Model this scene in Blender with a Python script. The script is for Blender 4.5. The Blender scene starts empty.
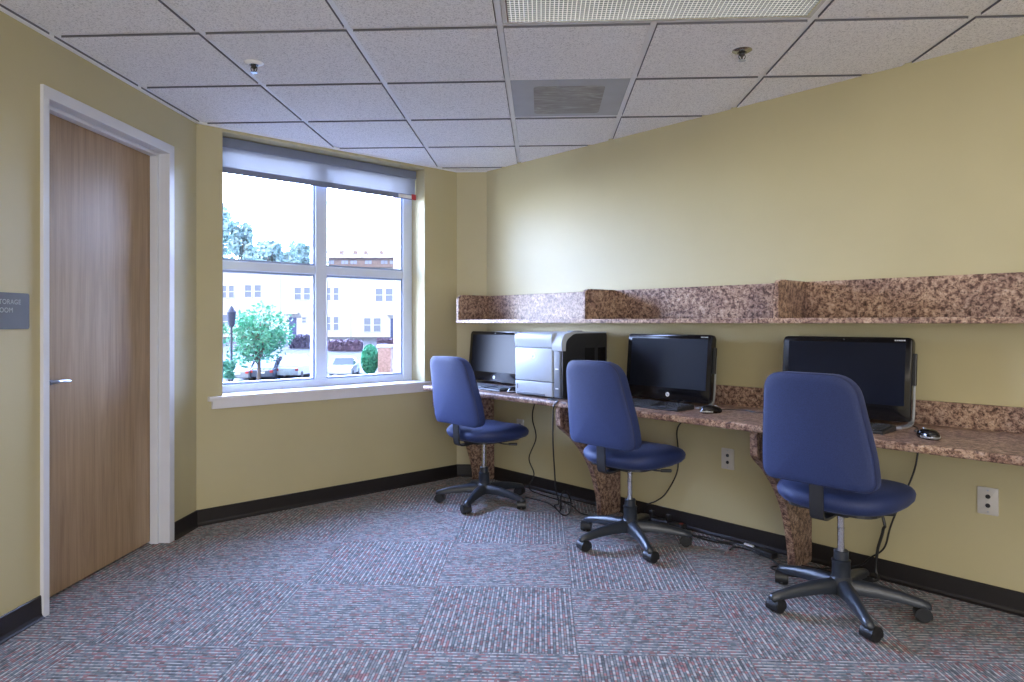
import bpy, bmesh, math, random
from mathutils import Vector, Matrix
random.seed(7)
sc = bpy.context.scene
COL = sc.collection
PI = math.pi
q = math.sqrt(.5)
# ------------------------------------------------------------------ measured camera
F, YAW, CX, HZ, E, CZ = 679.05, 0.0487, 508.8, 322.7, 1.197, 2.38
cY, sY = math.cos(YAW), math.sin(YAW)
def ray(x, y):
    X = (x-CX)/F; Z = (HZ-y)/F
    return Vector((cY*X-sY, sY*X+cY, Z))
def at(x, y, depth):
    return ray(x, y)*depth + Vector((0, 0, E))
def onz(x, y, z):
    d = ray(x, y); t = (z-E)/d.z
    return d*t + Vector((0, 0, E))
# wall frames: origin, rotation about z; local x runs along the wall, local -y points into the room
FR = {'l': (Vector((-2.0315, 3.9035, 0)), PI/2), 'w': (Vector((-2.0315, 3.9035, 0)), PI/4),
      's': (Vector((-.6607, 5.2713, 0)), 0), 'r': (Vector((-.4284, 5.2713, 0)), -PI/4)}
def WP(k, a, d, z=0):
    P, r = FR[k]
    return Vector((P.x+math.cos(r)*a+math.sin(r)*d, P.y+math.sin(r)*a-math.cos(r)*d, z))
def onw(k, x, y, d=0.):
    P, r = FR[k]; n = Vector((math.sin(r), -math.cos(r), 0))
    rr = ray(x, y); t = (P.dot(n)+d)/(rr.x*n.x+rr.y*n.y)
    return rr*t + Vector((0, 0, E))
# ------------------------------------------------------------------ object helpers
def link(o, parent=None):
    COL.objects.link(o)
    if parent: o.parent = parent
    return o
def obj(name, bm, mat, parent=None, smooth=False, loc=None, rotz=None, label=None, kind=None):
    bmesh.ops.recalc_face_normals(bm, faces=bm.faces[:])
    me = bpy.data.meshes.new(name); bm.to_mesh(me); bm.free()
    for m in (mat if isinstance(mat, (list, tuple)) else [mat]): me.materials.append(m)
    if smooth is not False:
        ang = math.radians(smooth if smooth is not True else 40)
        for p in me.polygons: p.use_smooth = True
        me.set_sharp_from_angle(angle=ang)
    o = bpy.data.objects.new(name, me); link(o, parent)
    if loc is not None: o.location = loc
    if rotz is not None: o.rotation_euler.z = rotz
    if label: o['label'] = label
    if kind: o['kind'] = kind
    return o
def tag(o, label, cat, group=None, kind=None):
    o['label'] = label; o['category'] = cat
    if group: o['group'] = group
    if kind: o['kind'] = kind
    return o
def thing(name, label, cat, loc=(0, 0, 0), rotz=0, group=None, kind=None):
    o = bpy.data.objects.new(name, None); o.empty_display_size = .05
    link(o); o.location = loc; o.rotation_euler = (0, 0, rotz)
    return tag(o, label, cat, group, kind)
def dup(o, parent=None):
    c = o.copy(); COL.objects.link(c)
    if parent: c.parent = parent
    for ch in list(o.children): dup(ch, c)
    return c
BM = bmesh.new
def box(bm, x0, x1, y0, y1, z0, z1, bev=0, seg=2, mi=0):
    vs = [bm.verts.new((x, y, z)) for x in (x0, x1) for y in (y0, y1) for z in (z0, z1)]
    fs = [bm.faces.new([vs[i] for i in f]) for f in ((0,1,3,2),(4,6,7,5),(0,4,5,1),(2,3,7,6),(0,2,6,4),(1,5,7,3))]
    for f in fs: f.material_index = mi
    if bev:
        es = list({e for f in fs for e in f.edges})
        bmesh.ops.bevel(bm, geom=es, offset=bev, segments=seg, affect='EDGES', profile=.5)
    return vs
def prism(bm, pts, ax, a0, a1, bev=0, seg=2, mi=0):
    def P(p, a):
        return {'x': (a, p[0], p[1]), 'y': (p[0], a, p[1]), 'z': (p[0], p[1], a)}[ax]
    A = [bm.verts.new(P(p, a0)) for p in pts]; B = [bm.verts.new(P(p, a1)) for p in pts]
    fs = [bm.faces.new(A), bm.faces.new(B[::-1])]
    n = len(pts)
    for i in range(n): fs.append(bm.faces.new((A[i], B[i], B[(i+1) % n], A[(i+1) % n])))
    for f in fs: f.material_index = mi
    if bev:
        es = list({e for f in fs[:2] for e in f.edges})
        bmesh.ops.bevel(bm, geom=es, offset=bev, segments=seg, affect='EDGES', profile=.5)
def loft(bm, rings, cap0=True, cap1=True, close=True):
    R = [[bm.verts.new(p) for p in r] for r in rings]
    n = len(R[0])
    for a, b in zip(R, R[1:]):
        for i in range(n if close else n-1):
            bm.faces.new((a[i], a[(i+1) % n], b[(i+1) % n], b[i]))
    if cap0: bm.faces.new(R[0][::-1])
    if cap1: bm.faces.new(R[-1])
def tube(bm, pts, r, seg=8, closed=False, flat=1.0, up=None):
    pts = [Vector(p) for p in pts]; n = len(pts); rings = []
    t0 = (pts[1]-pts[0]).normalized()
    u = Vector(up) if up else t0.orthogonal()
    for i, p in enumerate(pts):
        a = pts[i-1] if (i or closed) else pts[0]; b = pts[(i+1) % n] if (i < n-1 or closed) else pts[-1]
        t = (b-a)
        t = t.normalized() if t.length > 1e-9 else t0
        u = (u - t*u.dot(t)); u = u.normalized() if u.length > 1e-6 else t.orthogonal().normalized()
        v = t.cross(u)
        rr = r[i] if isinstance(r, (list, tuple)) else r
        rings.append([p + u*(math.cos(k*2*PI/seg)*rr) + v*(math.sin(k*2*PI/seg)*rr*flat) for k in range(seg)])
    if closed: rings.append(rings[0]); loft(bm, rings, False, False)
    else: loft(bm, rings)
    if closed: bmesh.ops.remove_doubles(bm, verts=bm.verts[:], dist=1e-6)
def lathe(bm, prof, seg=24, M=None):
    rings = []
    for r, z in prof:
        ring = [Vector((max(r, 1e-5)*math.cos(k*2*PI/seg), max(r, 1e-5)*math.sin(k*2*PI/seg), z)) for k in range(seg)]
        if M is not None: ring = [M @ v for v in ring]
        rings.append(ring)
    loft(bm, rings)
def cyl(bm, p0, p1, r0, r1=None, seg=16, bev=0):
    p0, p1 = Vector(p0), Vector(p1); r1 = r0 if r1 is None else r1
    L = (p1-p0).length
    M = Matrix.Translation(p0) @ (p1-p0).to_track_quat('Z', 'Y').to_matrix().to_4x4()
    pr = [(r0, 0), (r1, L)] if not bev else [(r0-bev, 0), (r0, bev), (r1, L-bev), (r1-bev, L)]
    lathe(bm, pr, seg, M)
def smooth_path(pts, n=8):
    P = [Vector(p) for p in pts]; out = []
    for i in range(len(P)-1):
        a, b, c, d = P[max(i-1, 0)], P[i], P[i+1], P[min(i+2, len(P)-1)]
        for k in range(n):
            t = k/n
            out.append(.5*((2*b)+(-a+c)*t+(2*a-5*b+4*c-d)*t*t+(-a+3*b-3*c+d)*t**3))
    return out+[P[-1]]
def rounded(pts, rad, n=5):
    out = []; N = len(pts)
    for i, p in enumerate(pts):
        r = rad[i] if isinstance(rad, (list, tuple)) else rad
        p = Vector(p); a = Vector(pts[i-1]); b = Vector(pts[(i+1) % N])
        if r <= 0: out.append(tuple(p)); continue
        da, db = (a-p), (b-p); r_ = min(r, da.length*.48, db.length*.48)
        A = p+da.normalized()*r_; B = p+db.normalized()*r_
        for k in range(n+1):
            t = k/n; out.append(tuple((1-t)**2*A+2*t*(1-t)*p+t*t*B))
    return out
def rrect(x0, x1, y0, y1, r, n=5):
    return rounded([(x0, y0), (x1, y0), (x1, y1), (x0, y1)], r, n)
def text_bm(s, size, depth=.001, font_spacing=1.0, shear=0):
    cu = bpy.data.curves.new('t', 'FONT'); cu.body = s; cu.size = size; cu.extrude = depth; cu.space_character = font_spacing; cu.shear = shear
    o = bpy.data.objects.new('t', cu); COL.objects.link(o)
    dg = bpy.context.evaluated_depsgraph_get()
    me = bpy.data.meshes.new_from_object(o.evaluated_get(dg))
    bm = BM(); bm.from_mesh(me); bpy.data.meshes.remove(me)
    bpy.data.objects.remove(o); bpy.data.curves.remove(cu)
    return bm
# ------------------------------------------------------------------ materials
def new_mat(name):
    m = bpy.data.materials.new(name); m.use_nodes = True
    nt = m.node_tree; b = nt.nodes['Principled BSDF']
    return m, nt, b
def N(nt, t, **kw):
    n = nt.nodes.new(t)
    for k, v in kw.items():
        if k in n.inputs: n.inputs[k].default_value = v
        else: setattr(n, k, v)
    return n
def ramp(nt, fac, stops, interp='LINEAR'):
    r = nt.nodes.new('ShaderNodeValToRGB'); r.color_ramp.interpolation = interp
    el = r.color_ramp.elements
    while len(el) < len(stops): el.new(.5)
    for e, (p, c) in zip(el, stops): e.position = p; e.color = (*c, 1)
    nt.links.new(fac, r.inputs[0]); return r.outputs[0]
def mat(name, col, rough=.5, metal=0., var=.06, scale=8., bump=0., bscale=200., spec=.5, coat=0., sheen=0.):
    m, nt, b = new_mat(name)
    tc = N(nt, 'ShaderNodeTexCoord')
    no = N(nt, 'ShaderNodeTexNoise', Scale=scale, Detail=3.)
    nt.links.new(tc.outputs['Object'], no.inputs['Vector'])
    c = ramp(nt, no.outputs['Fac'], [(.3, tuple(x*(1-var) for x in col)), (.7, tuple(min(1, x*(1+var)) for x in col))])
    nt.links.new(c, b.inputs['Base Color'])
    b.inputs['Roughness'].default_value = rough; b.inputs['Metallic'].default_value = metal
    b.inputs['Specular IOR Level'].default_value = spec; b.inputs['Coat Weight'].default_value = coat
    b.inputs['Sheen Weight'].default_value = sheen
    if bump:
        n2 = N(nt, 'ShaderNodeTexNoise', Scale=bscale, Detail=2.)
        nt.links.new(tc.outputs['Object'], n2.inputs['Vector'])
        bp = N(nt, 'ShaderNodeBump', Strength=bump, Distance=.002)
        nt.links.new(n2.outputs['Fac'], bp.inputs['Height']); nt.links.new(bp.outputs[0], b.inputs['Normal'])
    return m
WALL = mat('wall_paint', (.455, .405, .238), .5, var=.025, scale=2.5, bump=.12, bscale=320)
WHITE_WALL = mat('reveal_paint', (.62, .60, .52), .5, var=.02, bump=.08)
BASE = mat('black_vinyl', (.012, .010, .011), .45, var=.1)
TRIMW = mat('white_trim', (.62, .64, .70), .32, var=.02)
WINW = mat('white_frame', (.68, .76, .92), .3, var=.02)
SILLM = mat('sill_solid', (.72, .72, .76), .25, var=.02)
BLACKP = mat('black_plastic', (.018, .020, .025), .38, var=.1)
CHAIRP = mat('chair_plastic', (.022, .028, .040), .32, var=.1, bump=.1, bscale=600)
CASTER = mat('caster_rubber', (.010, .011, .014), .4)
CHROME = mat('chrome', (.75, .77, .80), .12, 1., var=.02)
STEEL = mat('brushed_steel', (.42, .46, .55), .28, 1., var=.05)
SILVER = mat('silver_plastic', (.55, .58, .62), .3, .6, var=.03)
KEYM = mat('key_plastic', (.022, .024, .028), .42)
SCREENB = mat('bezel_gloss', (.006, .006, .008), .16, var=.1)
SCREEN = mat('dark_screen', (.003, .005, .013), .37, var=.1, spec=.22)
PRW = mat('printer_white', (.40, .45, .52), .38, var=.02)
PRG = mat('printer_grey', (.13, .15, .19), .4, var=.05)
PRD = mat('printer_dark', (.020, .022, .027), .42, var=.1)
PLATE = mat('plate_white', (.55, .53, .50), .35, var=.02)
CORD = mat('cord_black', (.006, .006, .007), .45)
TBAR = mat('grid_white', (.84, .86, .90), .35, var=.02)
SIGN = mat('sign_grey', (.075, .08, .10), .5, var=.05)
SIGNT = mat('sign_letter', (.42, .43, .45), .5)
LOGO = mat('logo_pale', (.75, .78, .82), .3)
LOGOB = mat('logo_mark', (.12, .16, .24), .3)
def fabric():
    m, nt, b = new_mat('blue_fabric')
    tc = N(nt, 'ShaderNodeTexCoord')
    no = N(nt, 'ShaderNodeTexNoise', Scale=420., Detail=2.)
    nt.links.new(tc.outputs['Object'], no.inputs['Vector'])
    c = ramp(nt, no.outputs['Fac'], [(.3, (.008, .017, .078)), (.7, (.021, .039, .138))])
    nt.links.new(c, b.inputs['Base Color'])
    b.inputs['Roughness'].default_value = .62; b.inputs['Sheen Weight'].default_value = .12
    b.inputs['Sheen Roughness'].default_value = .4; b.inputs['Sheen Tint'].default_value = (.5, .6, 1, 1)
    bp = N(nt, 'ShaderNodeBump', Strength=.25, Distance=.0015)
    nt.links.new(no.outputs['Fac'], bp.inputs['Height']); nt.links.new(bp.outputs[0], b.inputs['Normal'])
    return m
FAB = fabric()
FABW = mat('blue_welt', (.010, .018, .075), .6)
def laminate():
    m, nt, b = new_mat('stone_laminate')
    tc = N(nt, 'ShaderNodeTexCoord')
    mp = N(nt, 'ShaderNodeMapping'); mp.inputs['Scale'].default_value = (1, 1, 1)
    nt.links.new(tc.outputs['Object'], mp.inputs['Vector'])
    n1 = N(nt, 'ShaderNodeTexNoise', Scale=44., Detail=7., Roughness=.72, Distortion=.25)
    n2 = N(nt, 'ShaderNodeTexNoise', Scale=130., Detail=3., Roughness=.6)
    n3 = N(nt, 'ShaderNodeTexNoise', Scale=7., Detail=3.)
    for n in (n1, n2, n3): nt.links.new(mp.outputs[0], n.inputs['Vector'])
    base = ramp(nt, n1.outputs['Fac'], [(.30, (.035, .018, .016)), (.42, (.12, .07, .058)), (.48, (.29, .195, .15)), (.56, (.46, .34, .26)), (.65, (.55, .45, .37)), (.76, (.25, .18, .18))])
    spk = ramp(nt, n2.outputs['Fac'], [(.38, (.10, .06, .06)), (.47, (1, 1, 1))])
    mx = N(nt, 'ShaderNodeMix', data_type='RGBA', blend_type='MULTIPLY'); mx.inputs[0].default_value = .75
    nt.links.new(base, mx.inputs[6]); nt.links.new(spk, mx.inputs[7])
    tint = ramp(nt, n3.outputs['Fac'], [(.35, (.66, .58, .62)), (.65, (1.1, 1.03, .97))])
    mx2 = N(nt, 'ShaderNodeMix', data_type='RGBA', blend_type='MULTIPLY'); mx2.inputs[0].default_value = .8
    nt.links.new(mx.outputs[2], mx2.inputs[6]); nt.links.new(tint, mx2.inputs[7])
    nt.links.new(mx2.outputs[2], b.inputs['Base Color'])
    b.inputs['Roughness'].default_value = .36; b.inputs['Specular IOR Level'].default_value = .42
    return m
LAM = laminate()
def wood():
    m, nt, b = new_mat('maple_veneer')
    tc = N(nt, 'ShaderNodeTexCoord')
    mp = N(nt, 'ShaderNodeMapping'); mp.inputs['Scale'].default_value = (14, 14, .9)
    nt.links.new(tc.outputs['Object'], mp.inputs['Vector'])
    n1 = N(nt, 'ShaderNodeTexNoise', Scale=1.2, Detail=6., Roughness=.6, Distortion=1.4)
    nt.links.new(mp.outputs[0], n1.inputs['Vector'])
    mp2 = N(nt, 'ShaderNodeMapping'); mp2.inputs['Scale'].default_value = (120, 120, 3)
    nt.links.new(tc.outputs['Object'], mp2.inputs['Vector'])
    n2 = N(nt, 'ShaderNodeTexNoise', Scale=1., Detail=3.)
    nt.links.new(mp2.outputs[0], n2.inputs['Vector'])
    base = ramp(nt, n1.outputs['Fac'], [(.28, (.26, .17, .095)), (.5, (.345, .235, .135)), (.72, (.40, .28, .17))])
    fine = ramp(nt, n2.outputs['Fac'], [(.35, (.78, .76, .74)), (.6, (1, 1, 1))])
    mx = N(nt, 'ShaderNodeMix', data_type='RGBA', blend_type='MULTIPLY'); mx.inputs[0].default_value = .7
    nt.links.new(base, mx.inputs[6]); nt.links.new(fine, mx.inputs[7])
    nt.links.new(mx.outputs[2], b.inputs['Base Color'])
    b.inputs['Roughness'].default_value = .34
    return m
WOOD = wood()
def ceiling_mat():
    m, nt, b = new_mat('acoustic_tile')
    tc = N(nt, 'ShaderNodeTexCoord')
    n1 = N(nt, 'ShaderNodeTexNoise', Scale=170., Detail=3., Roughness=.7)
    nt.links.new(tc.outputs['Object'], n1.inputs['Vector'])
    c = ramp(nt, n1.outputs['Fac'], [(.34, (.48, .48, .50)), (.47, (.83, .83, .85)), (.62, (.91, .91, .92))])
    nt.links.new(c, b.inputs['Base Color'])
    b.inputs['Roughness'].default_value = .9
    bp = N(nt, 'ShaderNodeBump', Strength=.5, Distance=.003)
    nt.links.new(n1.outputs['Fac'], bp.inputs['Height']); nt.links.new(bp.outputs[0], b.inputs['Normal'])
    return m
CEIL = ceiling_mat()
def carpet():
    m, nt, b = new_mat('carpet_tile')
    L = nt.links.new
    tc = N(nt, 'ShaderNodeTexCoord')
    sep = N(nt, 'ShaderNodeSeparateXYZ'); L(tc.outputs['Object'], sep.inputs[0])
    def M(op, a, bb=None, cc=None):
        n = N(nt, 'ShaderNodeMath', operation=op)
        for i, v in enumerate((a, bb, cc)):
            if v is None: continue
            if isinstance(v, (int, float)): n.inputs[i].default_value = v
            else: L(v, n.inputs[i])
        return n.outputs[0]
    T = .61
    tx = M('FLOOR', M('DIVIDE', M('SUBTRACT', sep.outputs[0], .13), T))
    ty = M('FLOOR', M('DIVIDE', M('SUBTRACT', sep.outputs[1], 3.07), T))
    chk = M('FLOORED_MODULO', M('ADD', tx, ty), 2.)          # 0/1
    inv = M('SUBTRACT', 1., chk)
    x, y = sep.outputs[0], sep.outputs[1]
    # across / along the yarn rows
    ac = M('ADD', M('MULTIPLY', x, inv), M('MULTIPLY', y, chk))
    al = M('ADD', M('MULTIPLY', y, inv), M('MULTIPLY', x, chk))
    pitch = M('DIVIDE', ac, .0105)
    row = M('FLOOR', pitch); fr = M('FRACT', pitch)
    cmb = N(nt, 'ShaderNodeCombineXYZ')
    L(M('MULTIPLY', al, 15.), cmb.inputs[0]); L(M('MULTIPLY', row, 7.31), cmb.inputs[1]); L(M('ADD', M('MULTIPLY', tx, 3.7), M('MULTIPLY', ty, 9.1)), cmb.inputs[2])
    n1 = N(nt, 'ShaderNodeTexNoise', Scale=1., Detail=2., Roughness=.6); L(cmb.outputs[0], n1.inputs['Vector'])
    cmb2 = N(nt, 'ShaderNodeCombineXYZ')
    L(M('MULTIPLY', al, 24.), cmb2.inputs[0]); L(M('MULTIPLY', row, 3.17), cmb2.inputs[1]); L(ty, cmb2.inputs[2])
    n2 = N(nt, 'ShaderNodeTexNoise', Scale=1., Detail=1.); L(cmb2.outputs[0], n2.inputs['Vector'])
    colA = ramp(nt, n1.outputs['Fac'], [(.30, (.10, .12, .13)), (.38, (.16, .16, .175)), (.43, (.27, .11, .115)), (.49, (.15, .16, .18)), (.54, (.09, .125, .14)), (.60, (.19, .19, .20)), (.66, (.23, .125, .12)), (.72, (.12, .14, .19))], 'CONSTANT')
    colB = ramp(nt, n1.outputs['Fac'], [(.30, (.26, .26, .27)), (.40, (.38, .37, .36)), (.47, (.20, .22, .24)), (.53, (.37, .36, .34)), (.59, (.27, .14, .14)), (.65, (.42, .41, .40))], 'CONSTANT')
    mxc = N(nt, 'ShaderNodeMix', data_type='RGBA'); L(M('FLOORED_MODULO', row, 2.), mxc.inputs[0]); L(colA, mxc.inputs[6]); L(colB, mxc.inputs[7]); col = mxc.outputs[2]
    dk = ramp(nt, n2.outputs['Fac'], [(.36, (.5, .5, .52)), (.52, (1.12, 1.12, 1.12))])
    mx = N(nt, 'ShaderNodeMix', data_type='RGBA', blend_type='MULTIPLY'); mx.inputs[0].default_value = 1
    L(col, mx.inputs[6]); L(dk, mx.inputs[7])
    # dark gap between rows
    gap = M('ABSOLUTE', M('SUBTRACT', fr, .5))
    g = ramp(nt, gap, [(.24, (1, 1, 1)), (.46, (.34, .34, .36))])
    mx2 = N(nt, 'ShaderNodeMix', data_type='RGBA', blend_type='MULTIPLY'); mx2.inputs[0].default_value = 1
    L(mx.outputs[2], mx2.inputs[6]); L(g, mx2.inputs[7])
    # tile seams
    u = M('ABSOLUTE', M('SUBTRACT', M('FRACT', M('DIVIDE', M('SUBTRACT', x, .13), T)), .5))
    v = M('ABSOLUTE', M('SUBTRACT', M('FRACT', M('DIVIDE', M('SUBTRACT', y, 3.07), T)), .5))
    sm = ramp(nt, M('MAXIMUM', u, v), [(.494, (1, 1, 1)), (.499, (.8, .8, .8))])
    mx3 = N(nt, 'ShaderNodeMix', data_type='RGBA', blend_type='MULTIPLY'); mx3.inputs[0].default_value = 1
    L(mx2.outputs[2], mx3.inputs[6]); L(sm, mx3.inputs[7])
    L(mx3.outputs[2], b.inputs['Base Color'])
    b.inputs['Roughness'].default_value = .85; b.inputs['Specular IOR Level'].default_value = .25
    b.inputs['Sheen Weight'].default_value = .15
    h = M('SUBTRACT', 1., gap)
    bp = N(nt, 'ShaderNodeBump', Strength=.6, Distance=.004); L(h, bp.inputs['Height']); L(bp.outputs[0], b.inputs['Normal'])
    return m
CARPET = carpet()
def glass_mat():
    m, nt, b = new_mat('window_glass')
    nt.nodes.remove(b); out = nt.nodes['Material Output']
    t = N(nt, 'ShaderNodeBsdfTransparent'); t.inputs[0].default_value = (.96, .98, 1, 1)
    g = N(nt, 'ShaderNodeBsdfGlossy', Roughness=.02)
    mx = N(nt, 'ShaderNodeMixShader'); mx.inputs[0].default_value = .04
    no = N(nt, 'ShaderNodeTexNoise', Scale=2.)
    r = N(nt, 'ShaderNodeMapRange'); r.inputs[3].default_value = .03; r.inputs[4].default_value = .05
    nt.links.new(no.outputs[0], r.inputs[0]); nt.links.new(r.outputs[0], mx.inputs[0])
    nt.links.new(t.outputs[0], mx.inputs[1]); nt.links.new(g.outputs[0], mx.inputs[2]); nt.links.new(mx.outputs[0], out.inputs[0])
    return m
GLASS = glass_mat()
def mesh_fabric():
    m, nt, b = new_mat('shade_mesh')
    out = nt.nodes['Material Output']
    b.inputs['Base Color'].default_value = (.22, .26, .36, 1); b.inputs['Roughness'].default_value = .8
    tr = N(nt, 'ShaderNodeBsdfTransparent'); tl = N(nt, 'ShaderNodeBsdfTranslucent'); tl.inputs[0].default_value = (.058, .056, .056, 1)
    no = N(nt, 'ShaderNodeTexNoise', Scale=30.)
    tc = N(nt, 'ShaderNodeTexCoord'); nt.links.new(tc.outputs['Object'], no.inputs[0])
    r = N(nt, 'ShaderNodeMapRange'); r.inputs[3].default_value = .003; r.inputs[4].default_value = .005
    nt.links.new(no.outputs[0], r.inputs[0])
    a = N(nt, 'ShaderNodeAddShader'); nt.links.new(b.outputs[0], a.inputs[0]); nt.links.new(tl.outputs[0], a.inputs[1])
    mx = N(nt, 'ShaderNodeMixShader'); nt.links.new(r.outputs[0], mx.inputs[0])
    nt.links.new(a.outputs[0], mx.inputs[1]); nt.links.new(tr.outputs[0], mx.inputs[2]); nt.links.new(mx.outputs[0], out.inputs[0])
    return m
SHADE = mesh_fabric()
SHADEB = mat('shade_bar', (.17, .20, .30), .5)
def lens_mat():
    m, nt, b = new_mat('prismatic_lens')
    tc = N(nt, 'ShaderNodeTexCoord')
    sep = N(nt, 'ShaderNodeSeparateXYZ'); nt.links.new(tc.outputs['Object'], sep.inputs[0])
    hs = []
    for i in (0, 1):
        mul = N(nt, 'ShaderNodeMath', operation='MULTIPLY'); mul.inputs[1].default_value = PI/.0165
        nt.links.new(sep.outputs[i], mul.inputs[0])
        s = N(nt, 'ShaderNodeMath', operation='SINE'); nt.links.new(mul.outputs[0], s.inputs[0])
        a = N(nt, 'ShaderNodeMath', operation='ABSOLUTE'); nt.links.new(s.outputs[0], a.inputs[0]); hs.append(a)
    mul = N(nt, 'ShaderNodeMath', operation='MINIMUM'); nt.links.new(hs[0].outputs[0], mul.inputs[0]); nt.links.new(hs[1].outputs[0], mul.inputs[1])
    c = ramp(nt, mul.outputs[0], [(.18, (1.0, 1.0, .97)), (.45, (.22, .24, .24))])
    nt.links.new(c, b.inputs['Base Color']); nt.links.new(c, b.inputs['Emission Color'])
    b.inputs['Emission Strength'].default_value = .24
    b.inputs['Roughness'].default_value = .2
    bp = N(nt, 'ShaderNodeBump', Strength=.8, Distance=.004)
    nt.links.new(mul.outputs[0], bp.inputs['Height']); nt.links.new(bp.outputs[0], b.inputs['Normal'])
    return m
LENS = lens_mat()
# ------------------------------------------------------------------ room shell
L0 = (-2.0315, 3.9035); C1 = (-.6607, 5.2713); C2 = (-.4284, 5.2713)
RS = 5.6; R1 = (C2[0]+q*RS, C2[1]-q*RS)
YB = -2.6
POLY = [L0, C1, C2, R1, (R1[0], YB), (L0[0], YB)]
def ngon_slab(z0, z1):
    bm = BM(); box(bm, L0[0]-.17, L0[0]-.0, L0[1]-1.22, L0[1]-.30, z0, z1-.0005); prism(bm, [(p[0], p[1]) for p in POLY], 'z', z0, z1); return bm
fl = obj('floor', ngon_slab(-.12, 0), CARPET, kind='structure'); tag(fl, 'multicoloured carpet tile floor laid quarter turned', 'floor')
def grow(P, g):
    cx = sum(p[0] for p in P)/len(P); cy = sum(p[1] for p in P)/len(P)
    return [(p[0]+(g if p[0] > cx else -g), p[1]+(g if p[1] > cy else -g)) for p in P]
def clip_poly(sub, clipc):
    out = [Vector(p) for p in sub]; n = len(clipc)
    for i in range(n):
        a = Vector(clipc[i]); b = Vector(clipc[(i+1) % n]); e = b-a; nn = Vector((e.y, -e.x)); inp = out; out = []
        for k in range(len(inp)):
            p, r_ = inp[k], inp[(k+1) % len(inp)]; dp, dr = nn.dot(p-a), nn.dot(r_-a)
            if dp >= 0: out.append(p)
            if dp*dr < 0: out.append(p+(r_-p)*(dp/(dp-dr)))
        if not out: return []
    return out
T = .6096; GX, GY = -.1671, 2.695
bm = BM(); prism(bm, grow(POLY, .4), 'z', CZ+.012, CZ+.2)
SLOT = [(GX, GY-T, GX+2*T, GY), (GX, GY+T, GX+T, GY+2*T)]      # the light and the air return take these grid cells
for i in range(-5, 8):
    for j in range(-10, 6):
        x0, y0 = GX+i*T, GY+j*T
        if any(a-.1 < x0 < c_-.1 and b_-.1 < y0 < d_-.1 for a, b_, c_, d_ in SLOT): continue
        e_ = .0145
        pl = clip_poly([(x0+e_, y0+e_), (x0+T-e_, y0+e_), (x0+T-e_, y0+T-e_), (x0+e_, y0+T-e_)], POLY)
        if len(pl) > 2:
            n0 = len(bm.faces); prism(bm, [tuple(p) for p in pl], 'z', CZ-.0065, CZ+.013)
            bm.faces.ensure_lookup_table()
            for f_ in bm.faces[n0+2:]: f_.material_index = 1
cl = obj('ceiling', bm, [CEIL, mat('tile_edge_shade', (.15, .15, .18), .9)], kind='structure'); tag(cl, 'white speckled acoustic tile drop ceiling', 'ceiling')  # tile sides coloured dark to stand in for shade along the grid gaps
def struct(name, bm, m, k, label, cat, smooth=False):
    P, r = FR[k]
    o = obj(name, bm, m, smooth=smooth, loc=P, rotz=r, kind='structure'); return tag(o, label, cat)
WT = CZ+.1
# door wall (local x = toward the window corner, negative toward the camera)
DA0, DA1, DZ = -1.211, -.313, 2.115
bm = BM()
box(bm, -(L0[1]-YB), DA0-.03, 0, .16, 0, WT); box(bm, DA1+.03, .066, 0, .16, 0, WT); box(bm, DA0-.03, DA1+.03, 0, .16, DZ+.03, WT)
struct('wall_left', bm, WALL, 'l', 'tan painted wall with the wooden door', 'wall')
WA0, WA1, WZ0, WZ1 = .150, 1.629, .757, 2.352
WL = math.hypot(C1[0]-L0[0], C1[1]-L0[1])
bm = BM()
box(bm, 0, WA0, 0, .24, 0, WT); box(bm, WA1, WL+.1, 0, .24, 0, WT); box(bm, WA0, WA1, 0, .24, 0, WZ0-.03); box(bm, WA0, WA1, 0, .24, WZ1, WT)
struct('wall_window', bm, WALL, 'w', 'tan painted wall around the large window', 'wall')
bm = BM(); box(bm, -.02, C2[0]-C1[0]+.02, 0, .16, 0, WT)
struct('wall_corner', bm, WALL, 's', 'narrow tan wall between window wall and desk wall', 'wall')
bm = BM(); box(bm, 0, RS+.1, 0, .16, 0, WT)
struct('wall_right', bm, WALL, 'r', 'long tan painted wall behind the desk and shelf', 'wall')
bm = BM(); box(bm, R1[0], R1[0]+.16, YB-.16, R1[1]+.1, 0, WT)
o = obj('wall_side', bm, WALL, kind='structure'); tag(o, 'tan wall to the right of the camera', 'wall')
bm = BM(); box(bm, L0[0]-.16, -1.4, YB-.16, YB, 0, WT); box(bm, 2.8, R1[0]+.16, YB-.16, YB, 0, WT); box(bm, -1.4, 2.8, YB-.16, YB, 2.15, WT)
o = obj('wall_back', bm, WALL, kind='structure'); tag(o, 'tan wall behind the camera', 'wall')
# brick skin outside the window
def brick_mat():
    m, nt, b = new_mat('brick_outside')
    tc = N(nt, 'ShaderNodeTexCoord')
    mp = N(nt, 'ShaderNodeMapping'); mp.inputs['Rotation'].default_value = (PI/2, 0, 0); nt.links.new(tc.outputs['Object'], mp.inputs[0])
    br = N(nt, 'ShaderNodeTexBrick', Scale=4.4); br.inputs['Color1'].default_value = (.42, .26, .20, 1); br.inputs['Color2'].default_value = (.50, .33, .26, 1); br.inputs['Mortar'].default_value = (.6, .55, .5, 1)
    nt.links.new(mp.outputs[0], br.inputs['Vector']); nt.links.new(br.outputs[0], b.inputs['Base Color']); b.inputs['Roughness'].default_value = .9
    return m
BRICK = brick_mat()
bm = BM()
box(bm, -.3, WA0-.02, .24, .34, -.1, WT+.2); box(bm, WA1-.055, WL+.3, .24, .34, -.1, WT+.2); box(bm, WA0-.02, WA1-.055, .24, .34, -.1, WZ0-.06); box(bm, WA0-.02, WA1-.055, .24, .34, WZ1-.02, WT+.2)
struct('wall_exterior', bm, BRICK, 'w', 'brick outer face around the window', 'wall')
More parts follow.
